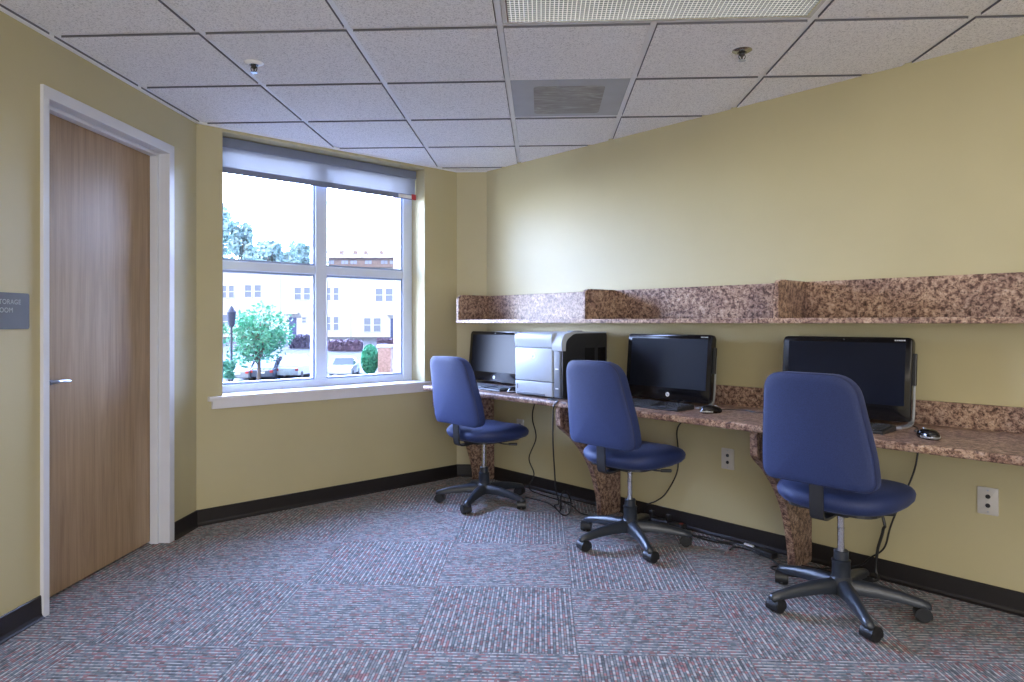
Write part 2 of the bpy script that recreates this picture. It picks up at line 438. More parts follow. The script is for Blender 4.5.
# baseboards (cove base with a toe)
BP = [(.001, 0), (-.022, 0), (-.022, .004), (-.014, .008), (-.008, .02), (-.006, .09), (-.003, .093), (.001, .093)]
def baseboard(name, k, x0, x1, label):
    bm = BM(); prism(bm, BP, 'x', x0, x1); struct(name, bm, BASE, k, label, 'baseboard')
baseboard('baseboard_left', 'l', -(L0[1]-YB), -1.248, 'black cove base left of the wooden door')
baseboard('baseboard_door', 'l', -.262, .008, 'black cove base between door frame and window corner')
baseboard('baseboard_window', 'w', -.006, WL+.006, 'black cove base under the window')
baseboard('baseboard_corner', 's', -.006, C2[0]-C1[0]+.006, 'short black cove base in the far corner')
baseboard('baseboard_right', 'r', -.006, RS, 'long black cove base below the desk')
# ceiling grid
def clip_line(p, d):
    t0, t1 = -1e9, 1e9; n = len(POLY)
    for i in range(n):
        a = Vector(POLY[i]); b = Vector(POLY[(i+1) % n]); e = b-a
        nn = Vector((e.y, -e.x))             # inward for clockwise polygon
        den = nn.dot(d); num = nn.dot(a-p)
        if abs(den) < 1e-9:
            continue
        t = num/den
        if den > 0: t0 = max(t0, t)
        else: t1 = min(t1, t)
    return (t0, t1) if t1 > t0 else None
bm = BM(); hw = .012; zt = CZ+.0005
for i in range(-4, 8):
    x = GX+i*T
    r = clip_line(Vector((x, 0)), Vector((0, 1))) if L0[0] < x < R1[0] else None
    if not r: continue
    for y0, y1 in ([(r[0], GY-T), (GY, r[1])] if abs(x-GX-T) < .01 else [r]): box(bm, x-hw, x+hw, y0, y1, zt, CZ+.02, .001, 1)
for j in range(-9, 6):
    y = GY+j*T
    r = clip_line(Vector((0, y)), Vector((1, 0))) if YB < y < C1[1] else None
    if r: box(bm, r[0], r[1], y-hw, y+hw, zt+.0008, CZ+.02, .001, 1)
o = obj('ceiling_grid', bm, TBAR, kind='structure'); tag(o, 'white metal grid bars holding the ceiling tiles', 'ceiling grid')
bm = BM()
def angle_strip(k, x0, x1):
    P, r = FR[k]; M = Matrix.Translation(P) @ Matrix.Rotation(r, 4, 'Z')
    v = box(bm, x0, x1, -.02, .002, CZ-.011, CZ+.02)
    for a in v: a.co = M @ a.co
angle_strip('l', -(L0[1]-YB), 0); angle_strip('w', 0, WL); angle_strip('s', 0, C2[0]-C1[0])
o = obj('trim_1', bm, TBAR, kind='structure'); tag(o, 'white wall angle strip along the ceiling edge', 'trim')
# ------------------------------------------------------------------ door
P, r = FR['l']
d = thing('door_1', 'light maple wooden door in a white metal frame', 'door', P, r, kind='structure')
bm = BM()
FY = -.014
for x0, x1 in ((DA0-.036, DA0), (DA1, DA1+.05)): box(bm, x0, x1, FY, .165, 0, DZ, .002, 1)
box(bm, DA0-.036, DA1+.05, FY, .165, DZ, DZ+.05, .002, 1)
for x0, x1 in ((DA0, DA0+.016), (DA1-.016, DA1)): box(bm, x0, x1, .045, .088, 0, DZ-.016, .0015, 1)
box(bm, DA0, DA1, .045, .088, DZ-.016, DZ, .0015, 1)
obj('door_frame', bm, TRIMW, d)
lf = BM(); box(lf, DA0+.004, DA1-.004, .090, .134, .012, DZ-.004, .001, 1)
leaf = obj('door_leaf', lf, WOOD, d)
bm = BM(); box(bm, DA0-.02, DA1+.02, .12, .16, 0, .020)
obj('threshold', bm, BASE, d)
h = BM()
hx, hz_ = DA0+.07, .945
cyl(h, (hx, .091, hz_), (hx, .082, hz_), .032, .030, 24); cyl(h, (hx, .085, hz_), (hx, .030, hz_), .011, .011)
tube(h, smooth_path([(hx-.010, .034, hz_), (hx+.02, .028, hz_+.001), (hx+.07, .030, hz_), (hx+.115, .038, hz_-.003)]), [.0115]*12+[.010]*13, 12, flat=.75, up=(0, 1, 0))
obj('door_handle', h, STEEL, d, True, label='brushed steel lever handle')
# ------------------------------------------------------------------ room sign
sx1 = -1.312; sw = .205; sz0, sz1 = 1.172, 1.312
P = WP('l', sx1-sw/2, 0, (sz0+sz1)/2)
s = thing('room_sign', 'small grey room sign with raised letters beside the wooden door', 'sign', P, PI/2)
bm = BM(); prism(bm, rrect(-sw/2, sw/2, -.07, .07, .008), 'y', -.006, .0, .001, 1); obj('sign_plate', bm, SIGN, s)
def letters(txt, size, x, z, spacing, parent, mat_, name='lettering', y=-.006, depth=.0009):
    bm = text_bm(txt, size, depth, spacing)
    for v in bm.verts: v.co = Vector((x+v.co.x, y-v.co.z, z+v.co.y))
    return obj(name, bm, mat_, parent)
letters('STORAGE', .0262, -.064, .026, 1.08, s, SIGNT); letters('ROOM', .0262, -.064, -.006, 1.08, s, SIGNT)
# ------------------------------------------------------------------ window
P, r = FR['w']
w = thing('window_1', 'large four pane white window onto the street', 'window', P, r, kind='structure')
fy0, fy1 = .165, .225
MX0, MX1, RZ0, RZ1 = .835, .918, 1.530, 1.590
bm = BM()
box(bm, WA0, .203, fy0, fy1, WZ0, WZ1, .003, 1); box(bm, 1.549, WA1, fy0, fy1, WZ0, WZ1, .003, 1)
box(bm, .203, 1.549, fy0, fy1, WZ0, .805, .003, 1); box(bm, .203, 1.549, fy0, fy1, 2.30, WZ1, .003, 1)
box(bm, MX0, MX1, fy0-.004, fy1, .805, 2.30, .003, 1)
box(bm, .203, MX0, fy0+.002, fy1, RZ0, RZ1, .003, 1); box(bm, MX1, 1.549, fy0+.002, fy1, RZ0, RZ1, .003, 1)
obj('window_frame', bm, WINW, w)
for x0, x1 in ((.203, MX0), (MX1, 1.549)):
    for z0, z1 in ((.805, RZ0), (RZ1, 2.30)):
        bm = BM(); b_ = .013
        box(bm, x0, x0+b_, fy0+.014, fy1-.004, z0, z1); box(bm, x1-b_, x1, fy0+.014, fy1-.004, z0, z1)
        box(bm, x0+b_, x1-b_, fy0+.014, fy1-.004, z0, z0+b_); box(bm, x0+b_, x1-b_, fy0+.014, fy1-.004, z1-b_, z1)
        sash = obj('sash', bm, STEEL if 0 else mat('sash_blue_grey', (.30, .38, .55), .35), w)
        bm = BM(); box(bm, x0+b_, x1-b_, .198, .203, z0+b_, z1-b_); obj('pane', bm, GLASS, sash)
bm = BM()
prism(bm, rounded([(.23, WZ0-.028), (-.030, WZ0-.028), (-.034, WZ0-.014), (-.034, WZ0), (.23, WZ0)], [0, 0, .004, .006, 0], 3), 'x', .064, 1.70)
prism(bm, [(.0, WZ0-.028), (-.026, WZ0-.028), (-.016, WZ0-.075), (0, WZ0-.075)], 'x', .085, 1.68)
obj('window_sill', bm, SILLM, w)
# roller shade
P = WP('w', 0, 0, 0)
sh = thing('roller_shade', 'dark mesh roller shade pulled a little way down the window', 'window shade', P, PI/4)
bm = BM(); box(bm, WA0+.004, WA1-.004, .10, .150, 2.288, 2.348, .004, 2); obj('shade_cassette', bm, SHADEB, sh)
bm = BM(); bm.faces.new([bm.verts.new(v_) for v_ in ((WA0+.008, .114, 2.150), (WA1-.008, .114, 2.150), (WA1-.008, .114, 2.290), (WA0+.008, .114, 2.290))]); obj('shade_fabric', bm, SHADE, sh)
bm = BM(); box(bm, WA0+.008, WA1-.008, .108, .120, 2.128, 2.166, .004, 2); obj('hem_bar', bm, SHADEB, sh)
bm = BM(); box(bm, 1.585, 1.624, .1035, .107, 2.128, 2.170, .001, 1); obj('warning_tag', bm, mat('tag_red', (.45, .04, .05), .5), sh, label='small red tag')
bm = BM(); box(bm, 1.47, 1.585, .1055, .1075, 2.135, 2.160); obj('paper_label', bm, mat('tag_white', (.75, .75, .8), .5), sh, label='white paper label')
# ------------------------------------------------------------------ desk, brackets, shelf (right wall frame, local y = -d)
P, RR = FR['r']
DT = .745; DD = .60; DE = 5.3
def rwall(name, bm, m, label, cat, group=None, smooth=False):
    return tag(obj(name, bm, m, loc=FR['r'][0], rotz=RR, smooth=smooth), label, cat, group)
dk = thing('wall_desk', 'long stone patterned laminate desk top along the wall', 'desk', P, RR)
bm = BM()
prof = rounded([(0, DT), (-DD, DT), (-DD, DT-.034), (-DD+.03, DT-.036), (0, DT-.036)], [0, .012, .012, 0, 0], 4)
prism(bm, prof, 'x', 0.0, DE)
obj('desk_top', bm, LAM, dk, 30)
bm = BM(); prism(bm, rounded([(0, DT), (-.02, DT), (-.02, DT+.105), (0, DT+.105)], [0, 0, .004, 0], 3), 'x', .0, DE)
obj('backsplash', bm, LAM, dk)
BRP = [(-.005, 0), (-.195, 0), (-.20, .08), (-.225, .18), (-.275, .31), (-.36, .43), (-.47, .535), (-.545, .585), (-.565, .61), (-.565, DT-.036), (-.005, DT-.036)]
def curve2(pts): return [tuple(v) for v in smooth_path([(a, b, 0) for a, b in pts], 4)]
BC = [(-.195, 0), (-.20, .08), (-.225, .18), (-.275, .31), (-.36, .43), (-.47, .535)]
bracket_pts = [(-.007, 0)]+[(p[0], p[1]) for p in curve2(BC)]+[(-.535, .575), (-.562, .60), (-.565, DT-.036), (-.007, DT-.036)]
for sv, lab in ((.08, 'curved stone laminate desk support beneath the far desk end by the corner'), (1.30, 'curved stone laminate desk support below the printer behind the middle chair'), (2.51, 'curved stone laminate desk support behind the nearest chair')):
    bm = BM(); prism(bm, bracket_pts, 'x', -.018, .018, .002, 1)
    rb = tag(obj('desk_bracket', bm, LAM, loc=WP('r', sv, 0, 0), rotz=RR), lab, 'desk bracket', 'brackets under the wall desk')
shf = thing('wall_shelf', 'long stone patterned laminate shelf with raised back above the desk', 'shelf', P, RR)
SZ0, SZ1, SD = 1.194, 1.219, .315
bm = BM(); box(bm, .012, DE, -SD, -.001, SZ0, SZ1, .003, 2); obj('shelf_board', bm, LAM, shf)
bm = BM(); box(bm, .012, DE, -.020, -.001, SZ1, 1.403, .002, 1); obj('back_panel', bm, LAM, shf)
for sv in (.03, 1.275, 2.49, 3.71, 4.93):
    bm = BM(); prism(bm, rounded([(-.021, SZ1), (-SD+.002, SZ1), (-SD+.002, 1.404), (-.021, 1.404)], [0, 0, .05, 0], 6), 'x', sv-.013, sv+.013, .0015, 1)
    obj('shelf_divider', bm, LAM, shf)
# ------------------------------------------------------------------ chairs
def make_chair(phi0):
    t = thing('office_chair', 'x', 'chair')
    cr = {}
    for k in range(5):
        a = phi0+k*2*PI/5; M = Matrix.Rotation(a, 4, 'Z')
        bm = BM(); rings = []
        for rr, zc, wd, ht in ((.02, .098, .030, .032), (.06, .100, .028, .030), (.13, .098, .024, .026), (.21, .088, .020, .022), (.28, .075, .018, .018), (.316, .068, .017, .014), (.324, .063, .011, .008)):
            ring = [Vector((rr, s_*wd, zc+h_*ht)) for s_, h_ in ((-1, -1), (-1.05, -.2), (-.7, .75), (0, 1), (.7, .75), (1.05, -.2), (1, -1))]
            rings.append([M @ v for v in ring])
        loft(bm, rings)
        leg = obj('leg', bm, CHAIRP, t, 50)
        bm = BM(); sw_ = a+random.uniform(-1.2, 1.2)+PI/2
        Mc = Matrix.Translation(M @ Vector((.306, 0, 0))) @ Matrix.Rotation(sw_, 4, 'Z')
        off = .012
        for sx in (-1, 1):
            p0 = Mc @ Vector((sx*.004, off, .028)); p1 = Mc @ Vector((sx*.028, off, .028))
            cyl(bm, p0, p1, .028, .026, 20, .003)
        # hood over the twin wheels
        hood = [Vector((0, off+.032*math.cos(u), .030+.032*math.sin(u))) for u in [i*PI/8 for i in range(-1, 10)]]
        rings = [[Mc @ (p+Vector((sx*.0275, 0, 0))) for p in hood] for sx in (-1, -.8, .8, 1)]
        inner = [Mc @ Vector((0, 0, 0))]
        loft(bm, rings, True, True, False)
        cyl(bm, Mc @ Vector((0, 0, .05)), Mc @ Vector((0, 0, .068)), .008)
        obj('caster', bm, CASTER, leg, 40)
    bm = BM(); lathe(bm, [(.030, .062), (.046, .066), (.048, .10), (.044, .126), (.037, .134), (.036, .195), (.038, .198), (.038, .202), (.030, .206), (.029, .240), (.026, .243)], 28)
    obj('column_sleeve', bm, CHAIRP, t, 35)
    bm = BM(); lathe(bm, [(.0145, .235), (.0145, .33), (.0155, .331), (.0155, .338), (.0145, .339), (.0145, .372), (.0155, .373), (.0155, .380), (.0145, .381), (.0145, .42)], 20)
    obj('gas_lift', bm, CHROME, t, 35, label='chrome gas lift rod')
    bm = BM(); box(bm, -.075, .075, -.12, .11, .412, .438, .008, 2); prism(bm, rrect(-.18, .18, -.16, .20, .09), 'z', .430, .446)
    obj('seat_plate', bm, BLACKP, t)
    # seat
    def sup(th, a, b, n=2.9):
        c_, s_ = math.cos(th), math.sin(th)
        return (a*abs(c_)**(2/n)*(1 if c_ >= 0 else -1), b*abs(s_)**(2/n)*(1 if s_ >= 0 else -1))
    bm = BM(); rings = []
    for sc_, z in ((.62, .434), (.80, .438), (.92, .451), (.985, .470), (1., .484), (.985, .497), (.94, .510), (.85, .521), (.72, .528), (.45, .527), (.2, .525), (.02, .524)):
        ring = []
        for k in range(48):
            x, y = sup(k*2*PI/48, .245, .250)
            x *= sc_*(1+.03*y/.235); y *= sc_
            zz = z - (max(0, y-.12)/.115)**2*.022*(z > .44) + .010*(x/.24)**2*(z > .47)
            ring.append(Vector((x, y+.028, zz)))
        rings.append(ring)
    loft(bm, rings)
    seat = obj('seat', bm, FAB, t, True)
    # backrest
    outl = rounded([(-.224, .0), (.224, .0), (.220, .12), (.172, .452), (-.172, .452), (-.220, .12)], [.05, .05, .12, .085, .085, .12], 7)
    cz_ = .21
    tilt = math.radians(9)
    def place(x, z, y):
        lum = .55*x*x + .02*math.cos((z-.12)*4.0)
        yy = y + lum
        y2 = -.250 + yy*math.cos(tilt) - (z)*math.sin(tilt)
        z2 = .555 + z*math.cos(tilt)
        return Vector((x, y2, z2))
    bm = BM(); rings = []
    def ring_at(sc_, y): return [place(x*sc_, cz_+(z-cz_)*sc_, y) for x, z in outl]
    for sc_, y in ((.02, -.034), (.3, -.034), (.6, -.034), (.85, -.034), (.955, -.033), (.985, -.030), (.995, -.024), (1.004, -.010), (1.004, .014), (.985, .030), (.94, .040), (.85, .046), (.6, .050), (.3, .050), (.02, .050)):
        rings.append(ring_at(sc_, y))
    loft(bm, rings)
    back = obj('backrest', bm, FAB, t, True)
    bm = BM(); tube(bm, ring_at(.992, -.027), .0036, 6, True); obj('piping', bm, FABW, back, True)
    # J shaped support bar
    bm = BM()
    pth = smooth_path([(0, -.10, .418), (0, -.18, .413), (0, -.222, .420), (0, -.236, .450), (0, -.238, .50), (0, -.240, .56), (0, -.245, .60)], 6)
    rings = []
    for i, p in enumerate(pth):
        tt = (pth[min(i+1, len(pth)-1)]-pth[max(i-1, 0)]).normalized(); nn = Vector((0, -tt.z, tt.y))
        w_ = .027
        rings.append([p+Vector((-w_, 0, 0))+nn*.005, p+Vector((w_, 0, 0))+nn*.005, p+Vector((w_, 0, 0))-nn*.005, p+Vector((-w_, 0, 0))-nn*.005])
    loft(bm, rings); obj('support_bar', bm, BLACKP, t, 30)
    bm = BM(); pth = smooth_path([(.03, .03, .420), (.09, .09, .398), (.125, .125, .396)], 6)
    tube(bm, pth, .0048, 8)
    e = Vector((.125, .125, .396)); dv = Vector((1, 1, 0)).normalized()
    cyl(bm, e-dv*.015, e+dv*.045, .0085, .0095, 12, .003)
    obj('lever', bm, BLACKP, t, 35)
    return t
R45 = -PI/4
CH = [((1.256, 2.918), math.radians(48.5), 'nearest blue fabric office chair by the desk, in front of the right hand computer', R45),
      ((.479, 3.715), math.radians(64.5), 'middle blue fabric office chair between the printer and the centre computer', R45-.02),
      ((-.385, 4.515), math.radians(38.0), 'farthest blue fabric office chair near the window corner', R45+.02)]
for (x, y), ph, lab, rz in CH:
    c = make_chair(ph-rz)
    c.location = (x, y, 0); c.rotation_euler.z = rz; c.scale.z = .98 if x < 0 else 1; c['label'] = lab; c['group'] = 'office chairs at the wall desk'
# ------------------------------------------------------------------ all in one computers
def make_pc():
    W_, H_, tl = .573, .368, .069+.02
    t = thing('desktop_computer', 'x', 'computer')
    Mt = Matrix.Translation((0, 0, .020)) @ Matrix.Rotation(-tl, 4, 'X')
    def xf(bm):
        for v in bm.verts: v.co = Mt @ v.co
        return bm
    bm = BM(); prism(bm, rrect(-W_/2, W_/2, 0, H_, .022), 'y', .0, .034, .004, 2); obj('monitor_body', xf(bm), SCREENB, t, 30)
    bm = BM(); box(bm, -W_/2+.028, W_/2-.028, -.0012, .002, .068, H_-.024); obj('screen', xf(bm), SCREEN, t)
    bm = BM(); cyl(bm, (0.015, -.0005, .030), (0.015, -.0022, .030), .0125, None, 28); lg = obj('logo', xf(bm), LOGO, t, 30, label='round pale logo badge')
    tb = text_bm('hp', .0165, .0004, .95, .3)
    for v in tb.verts: v.co = Vector((v.co.x+.0055, -.0026-v.co.z, v.co.y+.0265))
    obj('logo_letters', xf(tb), LOGOB, lg)
    bm = BM(); cyl(bm, (0, 0, H_-.012), (0, -.0012, H_-.012), .004, None, 12); obj('webcam', xf(bm), mat('lens_glass', (.05, .05, .06), .1), t)
    bm = BM()
    for i in range(6): box(bm, W_/2-.072+i*.0075, W_/2-.067+i*.0075, -.001, .0005, H_-.0155, H_-.0105)
    obj('name_mark', xf(bm), LOGO, t)
    # rear shell and silver hoop stand
    bm = BM(); prism(bm, rrect(-W_/2+.05, W_/2-.05, .05, H_-.03, .04), 'y', .034, .075, .012, 3); obj('rear_shell', xf(bm), BLACKP, t, 35)
    bm = BM()
    for sx in (-1, 1):
        x = sx*(W_/2-.006)
        pth = smooth_path([Mt @ Vector((x, .038, .26)), Mt @ Vector((x, .040, .15)), Mt @ Vector((x, .042, .06)), Vector((x, .030, .018)), Vector((x-sx*.004, -.012, .0045)), Vector((x-sx*.014, -.085, .0045))], 6)
        rings = []
        for i, p in enumerate(pth):
            tt = (pth[min(i+1, len(pth)-1)]-pth[max(i-1, 0)]).normalized(); nn = Vector((0, -tt.z, tt.y)).normalized()
            rings.append([p+Vector((-.010, 0, 0))+nn*.004, p+Vector((.010, 0, 0))+nn*.004, p+Vector((.010, 0, 0))-nn*.004, p+Vector((-.010, 0, 0))-nn*.004])
        loft(bm, rings)
    box(bm, -W_/2+.0, W_/2-.0, .052, .062, .09, .115)
    obj('stand', bm, SILVER, t, 40, label='silver hoop stand')
    bm = BM(); box(bm, W_/2-.004, W_/2+.012, .012, .030, .16, .30, .003, 2); obj('disc_drive', xf(bm), BLACKP, t)
    return t
pc = make_pc()
PCS = [((1.79, .205), .03, 'black all in one computer in the middle, left of the nearest chair'), ((2.738, .175), -.02, 'black all in one computer half hidden by the nearest chair'), ((.245, .155), 0, 'black all in one computer in the far corner left of the printer')]
for i, ((s_, d_), yw, lab) in enumerate(PCS):
    o = pc if i == 0 else dup(pc)
    o.location = WP('r', s_, d_, DT); o.rotation_euler.z = RR-yw; o['label'] = lab; o['group'] = 'computers on the wall desk'
# keyboards
def make_kb():
    t = thing('keyboard', 'x', 'keyboard')
    bm = BM(); prism(bm, [(-.075, 0), (-.077, .008), (-.072, .013), (.066, .024), (.075, .022), (.075, 0)], 'x', -.222, .222, .002, 1); obj('keyboard_case', bm, BLACKP, t, 30)
    bm = BM(); bn = BM()
    rows = [(-.058, 11), (-.037, 14), (-.017, 14), (.003, 14), (.023, 14), (.048, 14)]
    for y, n in rows:
        z = .013+(y+.072)*.08
        x = -.212
        for k in range(n):
            wk = .0185 if not (y == -.058 and k == 3) else .075
            if x+wk > .095: break
            box(bm, x, x+wk-.003, y-.008, y+.0075, z, z+.006, .0015, 1); x += wk
        for k in range(3):
            if y in (-.017,): continue
            box(bn, .098+k*.0155, .098+k*.0155+.0135, y-.008, y+.0075, z, z+.006, .0015, 1)
        for k in range(4): box(bn, .150+k*.0165, .150+k*.0165+.0140, y-.008, y+.0075, z, z+.006, .0015, 1)
    obj('key_field', bm, KEYM, t); obj('number_pad', bn, KEYM, t)
    return t
kb = make_kb()
for i, (s_, d_, yw, lab) in enumerate([(1.835, .40, .02, 'black keyboard in front of the middle computer'), (2.795, .395, .0, 'black keyboard mostly hidden behind the nearest chair back'), (.50, .415, .05, 'black keyboard in front of the far corner computer')]):
    o = kb if i == 0 else dup(kb)
    o.location = WP('r', s_, d_, DT); o.rotation_euler.z = RR-yw; o['label'] = lab; o['group'] = 'keyboards on the wall desk'
# mice
def make_mouse():
    t = thing('computer_mouse', 'x', 'mouse')
    bm = BM(); rings = []
    for sc_, z in ((.90, 0), (1, .006), (.99, .016), (.90, .026), (.70, .033), (.40, .037), (.03, .038)):
        ring = []
        for k in range(28):
            a = 2*PI*k/28; c_, s_ = math.cos(a), math.sin(a)
            x = .031*abs(c_)**.8*(1 if c_ > 0 else -1)*sc_; y = .056*abs(s_)**.8*(1 if s_ > 0 else -1)*sc_
            ring.append(Vector((x, y-.008*(1-sc_), z*(1-.12*max(0, y/.056)))))
        rings.append(ring)
    loft(bm, rings); obj('mouse_shell', bm, SCREENB, t, True)
    bm = BM(); cyl(bm, (-.004, .026, .0305), (.004, .026, .0305), .008, None, 14); obj('scroll_wheel', bm, SILVER, t, True)
    bm = BM(); pts = [Vector((.0316*math.cos(a)*1.0, .0565*math.sin(a), .008)) for a in [PI*1.05+PI*.9*i/14 for i in range(15)]]
    tube(bm, pts, .003, 6, flat=1.8); obj('trim_band', bm, SILVER, t, True, label='silver band round the rear')
    return t
ms = make_mouse()
mice = []
for i, (s_, d_, yw, lab) in enumerate([(2.19, .385, .5, 'black mouse beside the middle computer keyboard'), (3.165, .425, -.75, 'black and silver mouse on the bare desk right of the nearest chair'), (.80, .43, .4, 'black mouse beside the printer in the far corner')]):
    o = ms if i == 0 else dup(ms); mice.append(o)
    o.location = WP('r', s_, d_, DT); o.rotation_euler.z = RR-yw; o['label'] = lab; o['group'] = 'mice on the wall desk'
# ------------------------------------------------------------------ printer
pr = thing('laser_printer', 'large white and black laser printer at the window end of the desk', 'printer', WP('r', 1.106, 0, DT), RR)
# local x -.20...200, y = -d
def pbox(name, m, x0, x1, y0, y1, z0, z1, bev=.006, par=pr, lab=None, seg=3):
    bm = BM(); box(bm, x0, x1, y0, y1, z0, z1, bev, seg); return obj(name, bm, m, par, 30, label=lab)
x0, x1 = -.197, .197
bm = BM()
sidep = rounded([(-.525, .004), (-.125, .004), (-.125, .388), (-.44, .388), (-.515, .36), (-.525, .30)], [.004, .004, .01, .05, .03, 0], 6)
prism(bm, sidep, 'x', x0+.002, x1, .004, 2)
obj('printer_body', bm, PRD, pr, 30, label='dark charcoal printer sides')
for k in range(9):
    pass
bm = BM()
for k in range(10): box(bm, x1-.001, x1+.0025, -.33+k*.009, -.3255+k*.009, .20, .30)
for k in range(12): box(bm, x1-.001, x1+.0025, -.21+k*.006, -.207+k*.006, .12, .30)
obj('side_vents', bm, SCREENB, pr)
# white top lid and curved cap
bm = BM()
prism(bm, rounded([(-.13, .380), (-.13, .394), (-.45, .394), (-.535, .388), (-.545, .36), (-.535, .300), (-.50, .300), (-.50, .375)], [0, .004, .03, .03, .02, .01, 0, 0], 5), 'x', x0, x1-.075, .003, 2)
prism(bm, rounded([(-.13, .388), (-.13, .396), (-.43, .400), (-.520, .385), (-.540, .330), (-.536, .285), (-.50, .285), (-.50, .345), (-.43, .388)], [0, .003, .05, .05, .02, .004, 0, .02, .03], 5), 'x', x1-.076, x1+.002, .002, 2)
obj('top_cover', bm, PRW, pr, 30, label='white top cover')
bm = BM(); prism(bm, [(p[0], p[1]) for p in rounded([(x1-.062, -.425), (x1-.012, -.425), (x1-.012, -.335), (x1-.062, -.335)], .008)], 'z', .396, .404, .001, 1)
obj('control_panel', bm, PRG, pr, 30, label='grey control panel')
pbox('front_door', PRW, x0, x1-.072, -.540, -.49, .098, .298, .006, lab='white front door')
tr_ = pbox('paper_tray', PRW, x0, x1-.072, -.540, -.45, .010, .095, .006, lab='white paper tray')
pbox('tray_handle', PRG, x0+.02, x1-.13, -.5425, -.535, .012, .026, .002, tr_)
pbox('front_pillar', PRG, x1-.070, x1-.012, -.532, -.45, .008, .30, .006, lab='grey front corner panel')
for z_ in (.175, .06):
    bm = BM(); box(bm, x1-.05, x1-.028, -.535, -.530, z_, z_+.007); obj('pillar_mark', bm, LOGO, pr)
bm = BM(); cyl(bm, (-.035, -.5395, .248), (-.035, -.5420, .248), .0155, None, 28); lg = obj('logo', bm, LOGO, pr, 30, label='round pale logo badge')
tb = text_bm('hp', .020, .0004, .95, .3)
for v in tb.verts: v.co = Vector((v.co.x-.0465, -.5424-v.co.z, v.co.y+.244))
obj('logo_letters', tb, LOGOB, lg)
bm = BM(); box(bm, x0+.018, x0+.028, -.5412, -.5395, .045, .075); obj('model_mark', bm, PRG, pr)
# ------------------------------------------------------------------ wall plates
def make_plate():
    t = thing('wall_plate', 'x', 'wall plate')
    bm = BM(); prism(bm, rrect(-.037, .037, -.057, .057, .003), 'y', -.007, 0, .0025, 2); obj('plate', bm, PLATE, t, 30)
    for z in (.019, -.019):
        bm = BM(); cyl(bm, (0, -.0065, z), (0, -.010, z), .0095, .0085, 16); obj('jack', bm, BLACKP, t, 30)
    for z in (.045, -.045):
        bm = BM(); cyl(bm, (0, -.0065, z), (0, -.0082, z), .0034, None, 10); obj('screw', bm, STEEL, t)
    return t
wp = make_plate()
for i, (s_, z_, lab) in enumerate([(2.062, .444, 'pale wall plate with two jacks between the middle and nearest chairs'), (3.267, .445, 'pale wall plate with two jacks right of the nearest chair'), (.385, .428, 'pale wall plate behind the farthest chair')]):
    o = wp if i == 0 else dup(wp)
    o.location = WP('r', s_, 0, z_); o.rotation_euler.z = RR; o['label'] = lab; o['group'] = 'wall plates under the desk'
# ------------------------------------------------------------------ cords
def cord(pts, r, label, name='loose_cable', group=None, n=8, par=None):
    bm = BM(); tube(bm, smooth_path(pts, n), r, 7)
    if par is not None:      # a cord that belongs to its device
        Mi = (Matrix.Translation(par.location) @ Matrix.Rotation(par.rotation_euler.z, 4, 'Z')).inverted()
        for v in bm.verts: v.co = Mi @ v.co
        return obj(name, bm, CORD, par, True, label=label)
    return tag(obj(name, bm, CORD, smooth=True), label, 'cable', group)
def W_(x, y, d): return onw('r', x, y, d)
cord([WP('r', .64, .05, .708), W_(534, 406, .05), W_(532.4, 419, .04), W_(536, 438, .03), W_(529, 458, .03), W_(534, 474, .04), WP('r', .56, .08, .02), WP('r', .75, .10, .006), WP('r', 1.0, .11, .006)], .0042, 'thin black cord hanging wavily beside the farthest chair')
cord([WP('r', 1.27, .40, DT+.006), WP('r', 1.22, .56, DT+.005), W_(557.5, 400.6, .596), W_(554.5, 404.5, .606), W_(553.2, 411, .610), W_(553, 441, .59), W_(554.5, 470, .53), W_(556, 490, .44), W_(559, 503, .36), WP('r', 1.02, .30, .03), onz(563, 515, .006), onz(570, 512, .006), onz(570.5, 503, .02)+Vector((0, 0, .02)), W_(566, 491, .30), W_(561, 496, .32), onz(560, 511, .008), onz(548, 503, .006), onz(525, 497, .006)], .0045, 'black power cord draped over the desk edge', 'power_cord', par=pr)
bm = BM(); p = onz(561.5, 507, .012); box(bm, -.012, .012, -.016, .016, -.01, .012, .003, 2)
for dx in (-.005, .005): cyl(bm, (dx, -.016, .003), (dx, -.026, .003), .003, None, 8)
tag(obj('cord_plug', bm, mat('plug_grey', (.10, .10, .12), .4), loc=p, rotz=.4), 'small dark plug lying on the carpet below the printer', 'plug')
cord([WP('r', 1.95, .05, .708), W_(679, 425, .06), W_(678, 450, .05), W_(677, 472, .05), W_(666, 493, .05), W_(656, 501, .06), W_(647, 505, .07), W_(643, 515, .07), WP('r', 1.44, .07, .03)], .0042, 'black cord curving down the wall behind the middle chair')
cord([WP('r', 2.74, .06, .708), W_(882, 514.6, .09), W_(883, 530, .09), W_(877.5, 550, .09), W_(876, 570, .09), W_(877, 580, .11), WP('r', 2.78, .14, .01), WP('r', 2.72, .12, .006), WP('r', 2.6, .10, .006)], .0065, 'thick black cable hanging behind the nearest chair')
cord([WP('r', 3.02, .05, .708), W_(917, 458, .05), W_(911.5, 478, .05), W_(897, 510, .06), W_(890, 528, .06), W_(884, 548, .06), W_(870, 558, .06), W_(857, 566, .07), WP('r', 2.62, .10, .01), WP('r', 2.5, .13, .006)], .0042, 'thin black cord trailing from the desk right of the nearest chair')
